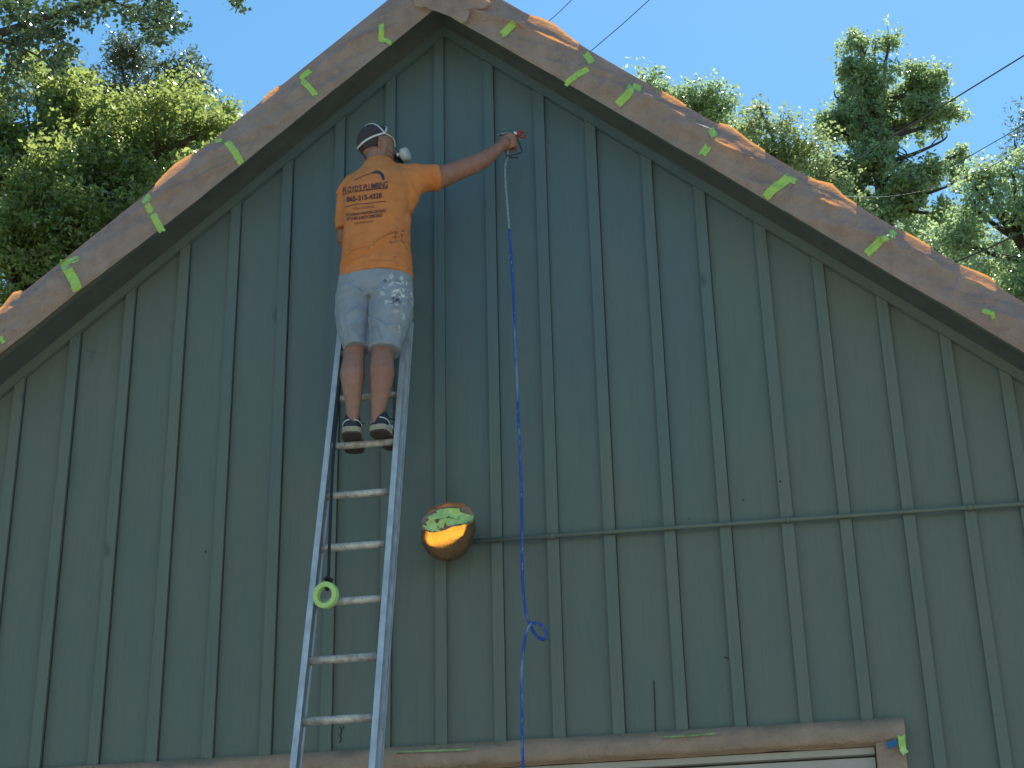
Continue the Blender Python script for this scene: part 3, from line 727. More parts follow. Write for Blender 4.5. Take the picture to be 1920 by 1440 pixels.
def strap(keys, w=.0085):
    pts = []
    for a, b in zip(keys, keys[1:]):
        for k in range(8): pts.append(onhead(*[a[i]*(1-k/8)+b[i]*k/8 for i in range(3)]))
    pts.append(onhead(*keys[-1])); mb = MB()
    rows_ = []
    for i, p_ in enumerate(pts):
        t_ = (pts[min(i+1, len(pts)-1)]-pts[max(i-1, 0)]).normalized(); n_ = (p_-H(0,0,.016)).normalized(); s_ = t_.cross(n_).normalized()
        rows_ += [p_+s_*w+n_*.0, p_+s_*w+n_*.003, p_-s_*w+n_*.003, p_-s_*w+n_*.0]
    fs = []
    for i in range(len(pts)-1):
        for j in range(4): a = i*4; fs.append((a+j, a+(j+1) % 4, a+4+(j+1) % 4, a+4+j))
    mb.add(rows_, fs); mb.build('head_strap', M['strap'], rs)
JN = (.06, .97, .08); JM = (.06, -.97, .08)
strap([JN, (-.55, .62, -.15), (-.93, 0, -.33), (-.55, -.62, -.15), JM], .0048)
strap([JN, (-.25, .70, .75), (-.42, 0, .95), (-.25, -.70, .75), JM], .0045)
strap([JN, (.42, .60, .68), (.50, 0, .92), (.42, -.60, .68), JM], .0045)
strap([JN, (.6, .8, -.05), (.9, .62, -.42)], .003)

# shirt
def folds(segs, amp):
    """ridge/valley lines given as photo points; returns displacement function in world x,z"""
    S = []
    for (a, b, w, h) in segs:
        A, B = at(a[0], a[1], -.6), at(b[0], b[1], -.6); S.append((A.x, A.z, B.x, B.z, w, h))
    def fn(c, nn):
        d = np.zeros(len(c))
        for ax_, az_, bx_, bz_, w, h in S:
            vx, vz = bx_-ax_, bz_-az_; L2 = vx*vx+vz*vz
            t_ = np.clip(((c[:, 0]-ax_)*vx+(c[:, 2]-az_)*vz)/L2, 0, 1)
            dist = ((c[:, 0]-ax_-t_*vx)*(-vz)+(c[:, 2]-az_-t_*vz)*vx)/math.sqrt(L2)
            rad = np.hypot(c[:, 0]-ax_-t_*vx, c[:, 2]-az_-t_*vz)
            prof_ = np.exp(-(rad/w)**2)-.8*np.exp(-((rad-w*1.1)/(w*.55))**2)*(dist > 0)
            d += 1.45*h*prof_*(.35+.65*np.sin(np.pi*np.clip(t_, .05, .95)))
        d *= np.clip(-nn[:, 1]*1.5+.2, 0, 1)
        w2 = np.array([noise.noise((x*7, y*7, z*9)) for x, y, z in c])
        w3 = np.array([max(0, 1-abs(noise.noise((x*9+z*5, y*4, z*9-x*5)))*4) for x, y, z in c])
        return d+amp*w2+amp*.9*w3
    return fn
shirt = MB()
def hollow(mb, pts, rad, depth_pts, n=28, sub=3, wall=.011, **k):
    """tube whose first end is open (hem): outer skin, folded lip, inner skin going back up"""
    P = [Vector(p) for p in depth_pts]; R = [(a-wall, b-wall) for a, b in rad[:len(P)]]
    mb.tube(P[::-1]+[Vector(p) for p in pts], R[::-1]+[tuple(r) for r in rad], n, 1, **k)
TS = [J(705,527,-.505), J(705,500,-.505), J(706,470,-.50), J(706,435,-.495), J(707,400,-.49), J(708,370,-.485), J(710,348,-.475), J(711,330,-.462), J(709,314,-.455), J(708,306,-.452)]
TR_ = [(.184,.135), (.180,.130), (.172,.124), (.170,.122), (.172,.125), (.178,.124), (.172,.112), (.135,.092), (.088,.075), (.066,.068)]
hollow(shirt, TS, TR_, TS[:3], 36, side=(1,0,0))
SR = [J(822,333,-.408), J(808,334,-.42), J(790,337,-.43), J(765,345,-.445), J(740,350,-.46)]
hollow(shirt, SR, [(.067,.075), (.066,.072), (.068,.075), (.078,.085), (.09,.09)], SR[:3], 24, wall=.009)
shirt.tube([J(778,346,-.452), J(765,362,-.46), J(752,392,-.47)], [.060, .062, .066], 18, 3)
shirt.tube([J(722,326,-.452), J(750,330,-.448), J(780,330,-.44), J(805,331,-.425)], [(.055,.06), (.060,.06), (.062,.068), (.060,.066)], 20, 3)
shirt.tube([J(700,326,-.455), J(680,338,-.45), J(662,352,-.44), J(652,372,-.428)], [(.045,.06), (.055,.062), (.062,.066), (.062,.068)], 20, 3)
SLf = [J(650,430,-.395), J(650,412,-.405), J(652,390,-.415), J(658,365,-.43), J(672,350,-.45)]
hollow(shirt, SLf, [(.058,.062), (.059,.062), (.062,.066), (.066,.07), (.07,.075)], SLf[:2], 24, side=(1,0,0), wall=.009)
segs = [((642,487),(700,470),.014,.013), ((700,470),(765,420),.013,.014), ((640,505),(690,490),.012,.007), ((650,470),(720,458),.012,.006), ((760,400),(770,365),.014,.008),
        ((775,372),(800,362),.012,.006), ((690,500),(740,496),.015,.006), ((645,430),(652,480),.014,.006), ((660,450),(690,440),.012,.004), ((740,455),(768,440),.010,.006), ((735,480),(770,470),.012,.004), ((758,318),(770,345),.014,.005), ((800,315),(798,350),.013,.004)]
v, f = fuse(shirt, .0058, 2, folds(segs, .0045))
t = NT('orange_cotton'); p = t.geo(); a = t.noise(p, 14, 4, .6); b = t.noise(p, 300, 3, .6)
c = t.mix(t.ramp(a, [(.3, 0.0), (.7, 1.0)]), (.54, .180, .060), (.63, .225, .080))
st = t.noise(p, 55, 3, .6)
for (sx, sy, sr) in ((760,420,.05), (754,433,.04), (744,478,.018), (750,508,.012), (758,440,.05), (735,455,.012)):
    w = at(sx, sy, -.61); msk = t.math('MULTIPLY', t.ramp(t.near(p, tuple(w), sr*1.6), [(0.0, 0.0), (.5, 1.0)]), t.ramp(st, [(.55, 0.0), (.60, .75)]))
    c = t.mix(msk, c, (.10, .06, .06))
M['shirt'] = t.bsdf(c, .9, 0, .15, t.bump(t.math('ADD', a, t.math('MULTIPLY', b, .12)), .006, .5))
sh = mesh_obj('shirt', v, f, M['shirt'], person, True)
SBVH = BVHTree.FromPolygons(v, f)
print('shirt verts', len(v))
# print on the back of the shirt
M['ink'] = simple('dark_ink', (.055, .03, .045), .85, nscale=120, var=.3); M['ink_blue'] = simple('blue_ink', (.03, .035, .08), .8); M['ink_soft'] = simple('faded_ink', (.16, .075, .055), .85)
def onshirt(px, py, k=.0035):
    d = ray(px, py).normalized(); h = SBVH.ray_cast(CAMP, d)
    v_ = h[0] if h[0] is not None else at(px, py, -.6)
    return v_-d*k
def stroke(pts, w, mat, name='print'):
    P = []
    for a, b in zip(pts, pts[1:]):
        for k in range(4): P.append((a[0]+(b[0]-a[0])*k/4, a[1]+(b[1]-a[1])*k/4))
    P.append(pts[-1]); V = []; ws = w if isinstance(w, list) else [w]*len(P)
    if isinstance(w, list): ws = list(np.interp(np.linspace(0, 1, len(P)), np.linspace(0, 1, len(w)), w))
    for i, q_ in enumerate(P):
        a, b = P[max(i-1, 0)], P[min(i+1, len(P)-1)]; dx, dy = b[0]-a[0], b[1]-a[1]; L_ = math.hypot(dx, dy)
        nx, ny = float(-dy/L_*ws[i]/2), float(dx/L_*ws[i]/2)
        V += [onshirt(q_[0]+nx, q_[1]+ny), onshirt(q_[0]-nx, q_[1]-ny)]
    return mesh_obj(name, V, [(2*i, 2*i+1, 2*i+3, 2*i+2) for i in range(len(P)-1)], mat, sh)
def words(s, bl, br, tl, tr, mat, bold=.02, shear=0):
    cu = bpy.data.curves.new('t', 'FONT'); cu.body = s; cu.size = 1; cu.offset = bold; cu.shear = shear; cu.resolution_u = 3
    o = bpy.data.objects.new('t', cu); COL.objects.link(o); dg = bpy.context.evaluated_depsgraph_get()
    m2 = o.evaluated_get(dg).to_mesh(); vs = [Vector(v_.co) for v_ in m2.vertices]; fs = [tuple(p_.vertices) for p_ in m2.polygons]
    o.evaluated_get(dg).to_mesh_clear()
    x0, x1 = min(v_.x for v_ in vs), max(v_.x for v_ in vs); y0, y1 = min(v_.y for v_ in vs), max(v_.y for v_ in vs)
    V = []
    for v_ in vs:
        a, b = (v_.x-x0)/(x1-x0), (v_.y-y0)/(y1-y0)
        px = (bl[0]*(1-a)+br[0]*a)*(1-b)+(tl[0]*(1-a)+tr[0]*a)*b; py = (bl[1]*(1-a)+br[1]*a)*(1-b)+(tl[1]*(1-a)+tr[1]*a)*b
        V.append(onshirt(px, py))
    bpy.data.objects.remove(o)
    return mesh_obj('print', V, fs, mat, sh)
words("FLOYD'S PLUMBING", (642,362), (727,352), (643,351), (727,339), M['ink'])
words("865-315-4328", (650,379), (716,371), (649,369), (716,361), M['ink'], .03)
words("Free Estimates", (664,393.5), (702,389), (664,388), (702,383.5), M['ink_soft'], .0, .3)
words("FLOORING-PAINTING-DECKING", (649,406), (724,397.5), (649,400.5), (724,391.5), M['ink'])
words("KITCHEN & BATH REMODELS", (650,414), (717,406), (650,408), (717,400), M['ink'])
words("and much more!", (664,420.5), (700,416), (664,416.5), (700,411.5), M['ink'], .0, .3)
stroke([(641,365.5),(660,360),(685,357),(708,354),(727,353)], 1.3, M['ink'])
stroke([(646,388.5),(668,382.5),(684,382),(704,379),(724,377)], 1.3, M['ink'])
stroke([(664,338),(680,330),(700,323.5)], 1.6, M['ink_soft'])
stroke([(698,324),(706,322),(712,323.5),(717,328),(719.5,337)], [2.5, 5, 5.5, 5.5, 5], M['ink_blue'])

# shorts
sho = MB()
HPS = [J(703,513,-.50), J(703,530,-.50), J(703,552,-.50), J(702,575,-.505)]
sho.tube([J(703,508,-.50)]+HPS, [(.155,.11), (.178,.122), (.190,.132), (.192,.136), (.150,.115)], 32, 3, side=(1,0,0))
TLl = [J(668,657,-.575), J(666,640,-.572), J(663,615,-.56), J(662,590,-.54), J(667,560,-.515)]
hollow(sho, TLl, [(.060,.084), (.067,.086), (.080,.092), (.090,.105), (.100,.122)], TLl[:4], 28, side=(1,0,0), wall=.0095)
TRr = [J(721,660,-.575), J(722,640,-.572), J(728,615,-.56), J(733,590,-.54), J(732,560,-.515)]
hollow(sho, TRr, [(.080,.088), (.085,.090), (.098,.096), (.110,.108), (.115,.122)], TRr[:4], 28, side=(1,.10,-.12), wall=.0095)
sho.tube([J(691,535,-.50), J(691,580,-.515), J(691,620,-.53), J(690,646,-.535)], [(.05,.10), (.032,.085), (.030,.075), (.026,.07)], 20, 3, side=(1,0,0))
segs = [((691,555),(691,650),.008,-.008), ((690,548),(720,552),.012,.006), ((650,540),(688,556),.012,.006), ((694,598),(725,622),.014,.008), ((725,622),(755,615),.014,.006),
        ((650,635),(682,612),.010,.007), ((632,560),(665,552),.010,.005), ((700,610),(718,650),.010,.006), ((745,560),(760,600),.014,.006), ((640,580),(650,640),.012,.005)]
segs += [((648,652),(668,646),.005,-.003), ((668,646),(688,645),.005,-.003), ((694,644),(722,646),.005,-.003), ((722,646),(750,660),.005,-.003), ((640,545),(646,575),.004,-.003), ((768,548),(764,585),.004,-.003), ((655,600),(680,580),.013,.005), ((735,590),(765,575),.013,.005), ((660,630),(684,600),.010,.005)]
v, f = fuse(sho, .0045, 1, folds(segs, .003))
t = NT('pale_shorts'); p = t.geo(); a = t.noise(p, 12, 4, .6); b = t.noise(p, 260, 3, .6); st = t.noise(p, 30, 5, .6)
c = t.mix(t.ramp(a, [(.3, 0.0), (.7, 1.0)]), (.22, .25, .295), (.28, .315, .36))
for (sx, sy, sr, colr) in ((752,546,.10,(.62,.62,.56)), (756,565,.09,(.60,.60,.55)), (748,612,.05,(.52,.55,.58)), (762,540,.07,(.62,.62,.56))):
    w = at(sx, sy, -.60); msk = t.math('MULTIPLY', t.ramp(t.near(p, tuple(w), sr*1.3), [(0.0, 0.0), (.4, 1.0)]), t.ramp(st, [(.55, 0.0), (.60, .7)]))
    c = t.mix(msk, c, colr)
for (sx, sy, sr) in ((741,566,.013), (743,578,.009), (722,524.5,.006)):
    w = at(sx, sy, -.63); c = t.mix(t.math('MULTIPLY', t.ramp(t.near(p, tuple(w), sr*3.2), [(.25, 0.0), (.6, .9)]), t.ramp(t.noise(p, 48, 4, .6), [(.48, 0.0), (.54, 1.0)])), c, (.03, .03, .045))
M['shorts'] = t.bsdf(c, .88, 0, .15, t.bump(t.math('ADD', a, t.math('MULTIPLY', b, .12)), .006, .5))
so_ = mesh_obj('shorts', v, f, M['shorts'], person, True)
# shoes
M['shoe'] = simple('shoe_black', (.018, .02, .028), .6, nscale=90, var=.3); M['sole'] = simple('shoe_sole', (.30, .28, .20), .7, nscale=40, var=.2)
M['shoe_grey'] = simple('shoe_grey', (.28, .28, .27), .7); M['tread'] = simple('shoe_tread', (.06, .045, .045), .8, nscale=60, var=.5)
rungZ = L(1, 0, 0).z+.0165
def shoe(hx, yaw, label=None):
    heel = Vector((hx, -.515-.098, rungZ-.004)); d = Vector((math.sin(yaw), math.cos(yaw), .06)).normalized(); r = d.cross(Za).normalized()
    def S(a, b, z): return heel+d*a+r*b+Za*z
    prof = [(0.0,.024,.004), (.010,.040,.002), (.035,.047,.0), (.07,.045,0), (.11,.040,.0), (.16,.044,.0), (.21,.050,.0), (.26,.044,.004), (.285,.028,.008), (.292,.010,.010)]
    def plate(z0, z1, grow):
        v = []; 
        for a, w, lz in prof:
            for b_, z in ((-w-grow, z0), (w+grow, z0), (w+grow*.8, z1), (-w-grow*.8, z1)): v.append(S(a-(grow if a == 0 else 0), b_, z+lz))
        n = len(prof); fs = [(0,1,2,3), tuple(4*n-4+i for i in (3,2,1,0))]
        for i in range(n-1):
            for j in range(4): fs.append((i*4+j, (i+1)*4+j, (i+1)*4+(j+1) % 4, i*4+(j+1) % 4))
        return MB().add(v, fs)
    up = MB()
    up.tube([S(.046,0,.02), S(.044,0,.05), S(.048,0,.085), S(.054,0,.108)], [(.045,.046), (.044,.045), (.040,.043), (.036,.040)], 20, 3, side=r)
    up.tube([S(.012,0,.03), S(.07,0,.045), S(.13,0,.045), S(.19,0,.036), S(.25,0,.028), S(.28,0,.024)], [(.034,.022), (.044,.046), (.042,.046), (.046,.034), (.040,.024), (.020,.012)], 20, 3, side=r)
    up.box(tuple(S(0,0,0)), tuple(S(0,0,0)+Vector((.001,.001,.001))))
    v, f = fuse(up, .0045, 2)
    o = mesh_obj('shoe', v, f, M['shoe'], person, True)
    pl = plate(.008, .034, .003); pl.build('sole', M['sole'], o); plate(.0, .0078, -.001).build('tread', M['tread'], o)
    B_ = BVHTree.FromPolygons(v, f)
    def line(pts, w, mat, nm):
        mb = MB(); P_ = []
        for a, b in zip(pts, pts[1:]):
            for k in range(4): q_ = Vector(a).lerp(Vector(b), k/4); P_.append(q_)
        P_.append(Vector(pts[-1])); out = []
        for q_ in P_:
            s_ = S(*q_); n_, nr, _, _ = B_.find_nearest(s_); out.append(n_+nr*.001)
        mb.tube(out, w, 6); return mb.build(nm, mat, o, True)
    line([(.10,-.06,.035), (.045,-.06,.062), (.015,-.035,.072), (.0,-.012,.075)], .0032, M['strap'], 'stripe')
    line([(.10,.06,.035), (.045,.06,.062), (.015,.035,.072), (.0,.012,.075)], .0032, M['strap'], 'stripe')
    line([(.20,.06,.030), (.15,.06,.034), (.10,.06,.050), (.085,.06,.062)], .0045, M['strap'], 'side_mark')
    line([(.02,.06,.034), (.06,.06,.036), (.10,.06,.040)], .007, M['shoe_grey'], 'side_panel')
    mb = MB(); mb.tube([S(.10,0,.088), S(.095,.03,.098), S(.10,.055,.092)], .003, 6, 3); mb.tube([S(.13,-.02,.080), S(.14,0,.086), S(.13,.02,.078)], .003, 6, 3); mb.build('lace', M['shoe'], o, True)
    return o
hL, hR = at(658, 822, -.62), at(708, 820, -.62)
shoe(hL.x, math.radians(-9)); shoe(hR.x-.006, math.radians(9))

# ------------------------------------------------------------------ spray gun and hose
M['gun'] = simple('gun_metal', (.16, .19, .21), .4, .6, nscale=60, var=.3); M['red'] = simple('red_tip_guard', (.34, .045, .05), .5, nscale=40); M['white'] = simple('white_plastic', (.8, .8, .82), .4)
gun = empty('spray_gun', GP, 'airless spray gun with red tip guard held in the painter\'s hand', 'spray gun')
MB().tube([G(-.030,0,.052), G(.0,0,.056), G(.030,0,.058), G(.044,0,.058)], [.010, .014, .014, .011], 14).build('gun_body', M['gun'], gun, True)
MB().tube([G(-.046,0,.040), G(-.038,0,.052), G(-.022,0,.060)], [.006, .007, .008], 8).build('rear_lug', M['gun'], gun, True)
MB().tube([G(.0,0,.062), G(.006,0,.082), G(-.010,0,.086), G(-.018,0,.070)], .005, 8, 3).build('hook', M['gun'], gun, True)
MB().tube([G(.002,0,.045), G(.0,0,0), G(-.002,0,-.060), G(-.004,0,-.078)], [.012, .013, .013, .009], 12).build('handle', M['gun'], gun, True)
MB().tube([G(.044,0,.058), G(.060,0,.058)], .0125, 14).build('tip_nut', M['white'], gun, True)
rg = MB().tube([G(.061,0,.058), G(.070,0,.058), G(.085,0,.058)], [.013, .018, .015], 14)
for s in (-1, 1):
    rg.tube([G(.072, s*.010, .058+s*.018), G(.098, s*.014, .058+s*.026), G(.106, s*.010, .058+s*.016)], [.007, .008, .006], 8)
rg.build('tip_guard', M['red'], gun, True)
MB().tube([G(.046,0,.050), G(.062,0,.030), G(.074,0,-.010), G(.080,0,-.045), G(.070,0,-.056), G(.035,0,-.068), G(.0,0,-.078)], .0030, 8, 4).build('trigger_guard', M['cord'], gun, True)
MB().tube([G(.034,0,.044), G(.046,0,.020), G(.050,0,-.01), G(.046,0,-.030)], [.005, .0045, .004, .004], 8, 3).build('trigger', M['gun'], gun, True)
MB().tube([G(-.004,0,-.078), G(-.003,0,-.084), G(.02,0,-.088), G(.055,0,-.086)], [.006, .005, .003, .0025], 8, 2).build('wire_clip', M['cord'], gun, True)
hb = NT('blue_hose'); p = hb.geo(); a = hb.noise(p, 14, 4, .6, (1, 1, .35)); b = hb.noise(p, 90, 4, .6, (1,1,.4))
c = hb.mix(hb.ramp(a, [(.50, 0.0), (.62, .75)]), (.012, .065, .38), (.20, .30, .42)); c = hb.mix(hb.ramp(b, [(.60, 0.0), (.66, .55)]), c, (.32, .40, .45))
M['hose'] = hb.bsdf(c, .45, 0, .5)
YH = -.21
fit = G(-.004, 0, -.085)
hp = [fit, at(947, 312, -.21), at(948, 345, YH), at(951, 385, YH), at(955, 430, YH), at(959, 490, YH), at(963, 560, YH), at(967, 660, YH), at(971, 760, YH), at(976, 880, YH), at(978.5, 980, YH), at(979, 1070, YH), at(982, 1120, YH), at(987, 1152, YH),
      at(997, 1178, YH-.01), at(1010, 1196, YH-.03), at(1022, 1198, YH-.05), at(1024, 1186, YH-.06), at(1014, 1172, YH-.06), at(1000, 1168, YH-.05), at(990, 1178, YH-.04), at(984, 1200, YH-.03), at(979, 1240, YH-.02), at(978, 1290, YH), at(979, 1350, YH), at(981, 1440, YH)]
e_ = hp[-1]; hp += [Vector((e_.x+.02, e_.y, 2.0)), Vector((e_.x+.03, e_.y-.1, .6)), Vector((e_.x+.1, e_.y-.4, .03)), Vector((e_.x+1.2, e_.y-1.5, .02))]
ho = empty('paint_hose', hp[-1], 'blue paint hose hanging from the spray gun down the wall with one loop', 'hose')
MB().tube(hp[:5], [.005, .0062, .0062, .0062, .0062], 10, 5).build('whip_end', simple('paint_coated_hose', (.20, .27, .30), .6, nscale=70, var=.35), ho, True)
MB().tube(hp[4:], .0066, 10, 6).build('hose', M['hose'], ho, True)

# ------------------------------------------------------------------ trees
def leaves(clusters, lsize, mat, name, parent, seed, droop=.3, aspect=.62):
    """clusters: array of (x,y,z,radius,count)"""
    R = np.random.default_rng(seed); cs = []
    for x, y, z, r, n in clusters:
        g_ = R.normal(size=(int(n), 3)); g_ /= np.linalg.norm(g_, axis=1)[:, None]; g_ *= (R.random((int(n), 1))**.45)*r; g_[:, 2] *= .75
        cs.append(g_+np.array((x, y, z)))
    P = np.concatenate(cs); n = len(P)
    nrm = R.normal(size=(n, 3)); nrm[:, 2] += .9; nrm /= np.linalg.norm(nrm, axis=1)[:, None]
    d = R.normal(size=(n, 3)); d[:, 2] -= droop; d -= nrm*np.sum(d*nrm, 1)[:, None]; d /= np.linalg.norm(d, axis=1)[:, None]
    s = np.cross(nrm, d); L_ = lsize*R.uniform(.6, 1.25, (n, 1)); w_ = L_*aspect*R.uniform(.7, 1.1, (n, 1))*.5
    fold = nrm*w_*R.uniform(0, .5, (n, 1))
    a = P; b = P+d*L_*.42+s*w_+fold; c = P+d*L_; e = P+d*L_*.42-s*w_+fold
    V = np.stack((a, b, c, e), 1).reshape(-1, 3)
    off = np.array(parent.location); V = V-off
    me = bpy.data.meshes.new(name); me.vertices.add(4*n); me.vertices.foreach_set('co', V.ravel())
    k = np.arange(n)*4; tri = np.stack((k, k+1, k+2, k, k+2, k+3), 1).ravel()
    me.loops.add(6*n); me.loops.foreach_set('vertex_index', tri.astype(np.int32))
    me.polygons.add(2*n); me.polygons.foreach_set('loop_start', (np.arange(2*n)*3).astype(np.int32)); me.polygons.foreach_set('loop_total', np.full(2*n, 3, np.int32))
    me.update(calc_edges=True); me.materials.append(mat)
    return link(bpy.data.objects.new(name, me), parent)
NLEAF = 0; TD = 4.5
def tree(name, label, blobs, base, trunk_r, mat, bmat, lsize, dens, seed, group=None, cr=.28, per=26, shell=.5, limbs=True, fork=None, droop=.3, twigs=60, aspect=.62, hole=-.22):
    """blobs: (px, py, rx px, ry px, depth Y) lobes of the crown; base: (x, y) of trunk; dens: clusters per m3"""
    global NLEAF
    R = random.Random(seed)
    root = empty(name, (base[0], base[1], 0), label, 'tree', group)
    tm = MB(); cl = []; tips = []
    cent = []
    for px, py, rx, ry, Y in blobs:
        c_ = at(px, py, Y); k = (c_-CAMP).dot(fw)/F; rr = Vector((rx*k, (rx+ry)*.5*k, ry*k*1.05)); cent.append((c_, rr))
    topz = max(c_.z for c_, _ in cent); lowz = min(c_.z-r_.z for c_, r_ in cent)
    if fork is None: fork = lowz
    mx = sum(c_.x for c_, _ in cent)/len(cent); my = sum(c_.y for c_, _ in cent)/len(cent)
    FK = Vector((base[0]+(mx-base[0])*.35, base[1]+(my-base[1])*.35, fork))
    tp = FK.lerp(Vector((mx, my, max(fork+1, topz))), .72)
    tm.tube([(base[0], base[1], -.1), (base[0]+.05, base[1], fork*.5), tuple(FK), tuple(FK.lerp(tp, .5)), tuple(tp)], [trunk_r*1.25, trunk_r*.9, trunk_r*.7, trunk_r*.5, trunk_r*.12], 12, 5)
    for c_, rr in cent:
        vol = 4.19*rr.x*rr.y*rr.z; n = max(6, int(dens*vol*TD))
        st_ = FK.lerp(tp, max(0, min(.85, (c_.z-fork)/(tp.z-fork+1e-3)-.15)))
        mid = st_.lerp(c_, .5)+Vector((0, 0, -.15*rr.z)); 
        tm.tube([st_, mid, c_, c_+Vector((R.uniform(-.3,.3)*rr.x, R.uniform(-.3,.3)*rr.y, rr.z*.6))], [trunk_r*.32, trunk_r*.2, trunk_r*.10, trunk_r*.03], 8, 4)
        pts = []
        for _ in range(n):
            d = Vector((R.gauss(0,1), R.gauss(0,1), R.gauss(0,1))).normalized(); q_ = R.random()**shell
            wob = 1+.48*noise.noise((d.x*2.2+seed, d.y*2.2, d.z*2.2))+.20*noise.noise((d.x*6+seed, d.y*6, d.z*6))
            p_ = c_+Vector((d.x*rr.x, d.y*rr.y, d.z*rr.z))*q_*wob
            if noise.noise((p_.x*1.1+seed, p_.y*1.1, p_.z*1.1)) < hole: continue
            cl.append((p_.x, p_.y, p_.z, cr*R.uniform(.6, 1.3), per*R.uniform(.5, 1.4))); pts.append(p_)
        for p_ in R.sample(pts, min(len(pts), max(3, int(twigs*vol/ sum(4.19*r_.x*r_.y*r_.z for _, r_ in cent))))):
            m_ = c_.lerp(p_, .5)+Vector((0, 0, .08*rr.z)); tm.tube([c_.lerp(st_, .2*R.random()), m_, p_], [trunk_r*.07, trunk_r*.04, trunk_r*.012], 5, 2)
    NLEAF += sum(c[4] for c in cl)
    tm.build('trunk', bmat, root, True)
    leaves(cl, lsize, mat, 'crown', root, seed, droop, aspect)
    return root
FAR = 'trees behind the garage'
# left side
tree('leafy_tree', 'bright green leafy tree filling the left side behind the roof', 
     [(130,420,170,150,12),(60,260,110,110,12.5),(300,300,130,110,12.5),(220,230,90,50,13),(380,250,60,50,12.5),(20,500,110,110,11.5),(200,470,120,90,12),(-150,350,180,200,12.5),(60,130,60,40,13),(130,170,60,40,13),(110,200,70,50,12.6),(270,240,70,50,12.8),(20,330,90,80,12),(70,190,60,50,12.4),(30,250,60,60,12.2),(-20,180,60,60,12.4),(110,140,50,40,13),(200,330,90,80,12.2),
      (330,190,60,50,13), (150,620,200,120,12), (400,420,120,140,12)],
     (at(120,500,13).x-1, 13.2), .28, M['leaf'], M['bark'], .085, 28, 11, FAR, cr=.24, per=46, shell=.65, hole=-.24)
tree('feathery_tree', 'hazy grey-green tree with feathery top rising behind the leafy tree at left',
     [(225,115,50,52,24),(300,150,60,60,24),(160,160,50,45,24),(340,200,70,55,24),(270,200,80,60,24.2),(190,190,60,50,24.3),(330,135,60,50,24),(250,105,55,45,24),(385,190,40,45,24),(370,160,30,30,24),(240,220,110,70,24.5),(200,330,150,120,25)],
     (at(230,400,25).x, 25), .25, M['leaf_fine'], M['bark_grey'], .12, 7, 12, FAR, cr=.34, per=44, droop=.8, twigs=120, aspect=.4)
tree('leafy_tree', 'green tree just left of the roof slope, its rounded crown against the sky',
     [(400,240,55,50,16),(330,190,50,40,16.5),(430,215,25,22,16),(360,290,90,70,16),(300,360,130,90,16.5),(440,290,60,60,16)],
     (at(350,400,17).x, 17), .22, M['leaf'], M['bark'], .09, 20, 13, FAR, cr=.26, per=46, shell=.55)
# overhanging branch of a nearer tree, upper left
R = random.Random(5)
nearb = (at(-420, 420, 6.5).x, 6.5)
root = empty('overhanging_tree', (nearb[0], nearb[1], 0), 'near tree whose dark limb and leaves hang into the top left corner', 'tree', None)
tm = MB(); YB = 5.5
def lim(pts, r): tm.tube([at(a, b, YB+dy) for a, b, dy in pts], r, 8, 4)
zb_ = at(-300, 150, YB)
tm.tube([(nearb[0], nearb[1], -.1), (nearb[0]+.1, nearb[1], zb_.z*.6), tuple(zb_), tuple(at(-120, 95, YB))], [.26, .2, .12, .075], 12, 4)
lim([(-120,95,0),(-20,68,0),(40,50,0),(100,28,0),(160,8,0),(215,-2,0),(300,-30,0)], [.075,.048,.042,.034,.028,.02,.01])
lim([(200,0,0),(235,12,0),(262,35,0),(300,60,0.1)], [.015,.011,.009,.004])
lim([(-20,68,0),(40,90,.1),(90,120,.1),(125,180,.1)], [.02,.012,.008,.004])
lim([(70,40,0),(100,60,.1),(130,90,.1)], [.014,.008,.004]); lim([(-100,90,0),(-60,130,.2),(20,150,.2),(60,180,.2)], [.03,.02,.012,.004])
lim([(300,60,.1),(325,70,.1),(345,76,.1)], [.003,.002,.001])
lim([(215,-2,0),(330,-60,0),(400,-40,0),(440,0,0),(462,18,0)], [.02,.014,.008,.004,.002])
tm.build('trunk', M['bark'], root, True)
cl = []
for px, py, rx, ry, n in [(30,20,55,28,34),(20,90,45,22,16),(85,60,40,22,20),(120,90,24,20,9),(70,75,40,18,14),(130,28,55,16,17),(190,20,30,14,8),(122,112,15,15,6),(15,150,28,24,12),(100,105,30,15,8),
                          (165,8,50,14,12),(250,15,40,16,14),(280,40,28,20,13),(305,30,25,22,10),(320,52,25,20,10),(290,70,22,14,6),(240,42,10,8,3),(60,60,30,14,8),(345,45,10,6,2),(300,5,35,12,8),(20,200,30,24,10),(-60,100,60,60,40),
                          (440,2,18,8,4),(458,16,7,7,2),(428,10,6,4,1),(110,130,15,12,5),(160,40,20,10,4),(50,120,26,12,5),(45,5,60,14,14)]:
    for _ in range(int(n*1.7)):
        a = R.gauss(0, .5); b = R.gauss(0, .5)
        p_ = at(px+a*rx, py+b*ry, YB+R.gauss(0, .35)); cl.append((p_.x, p_.y, p_.z, .085, R.randint(4, 12)))
leaves(cl, .060, M['leaf_dark'], 'crown', root, 21, .6, .8)
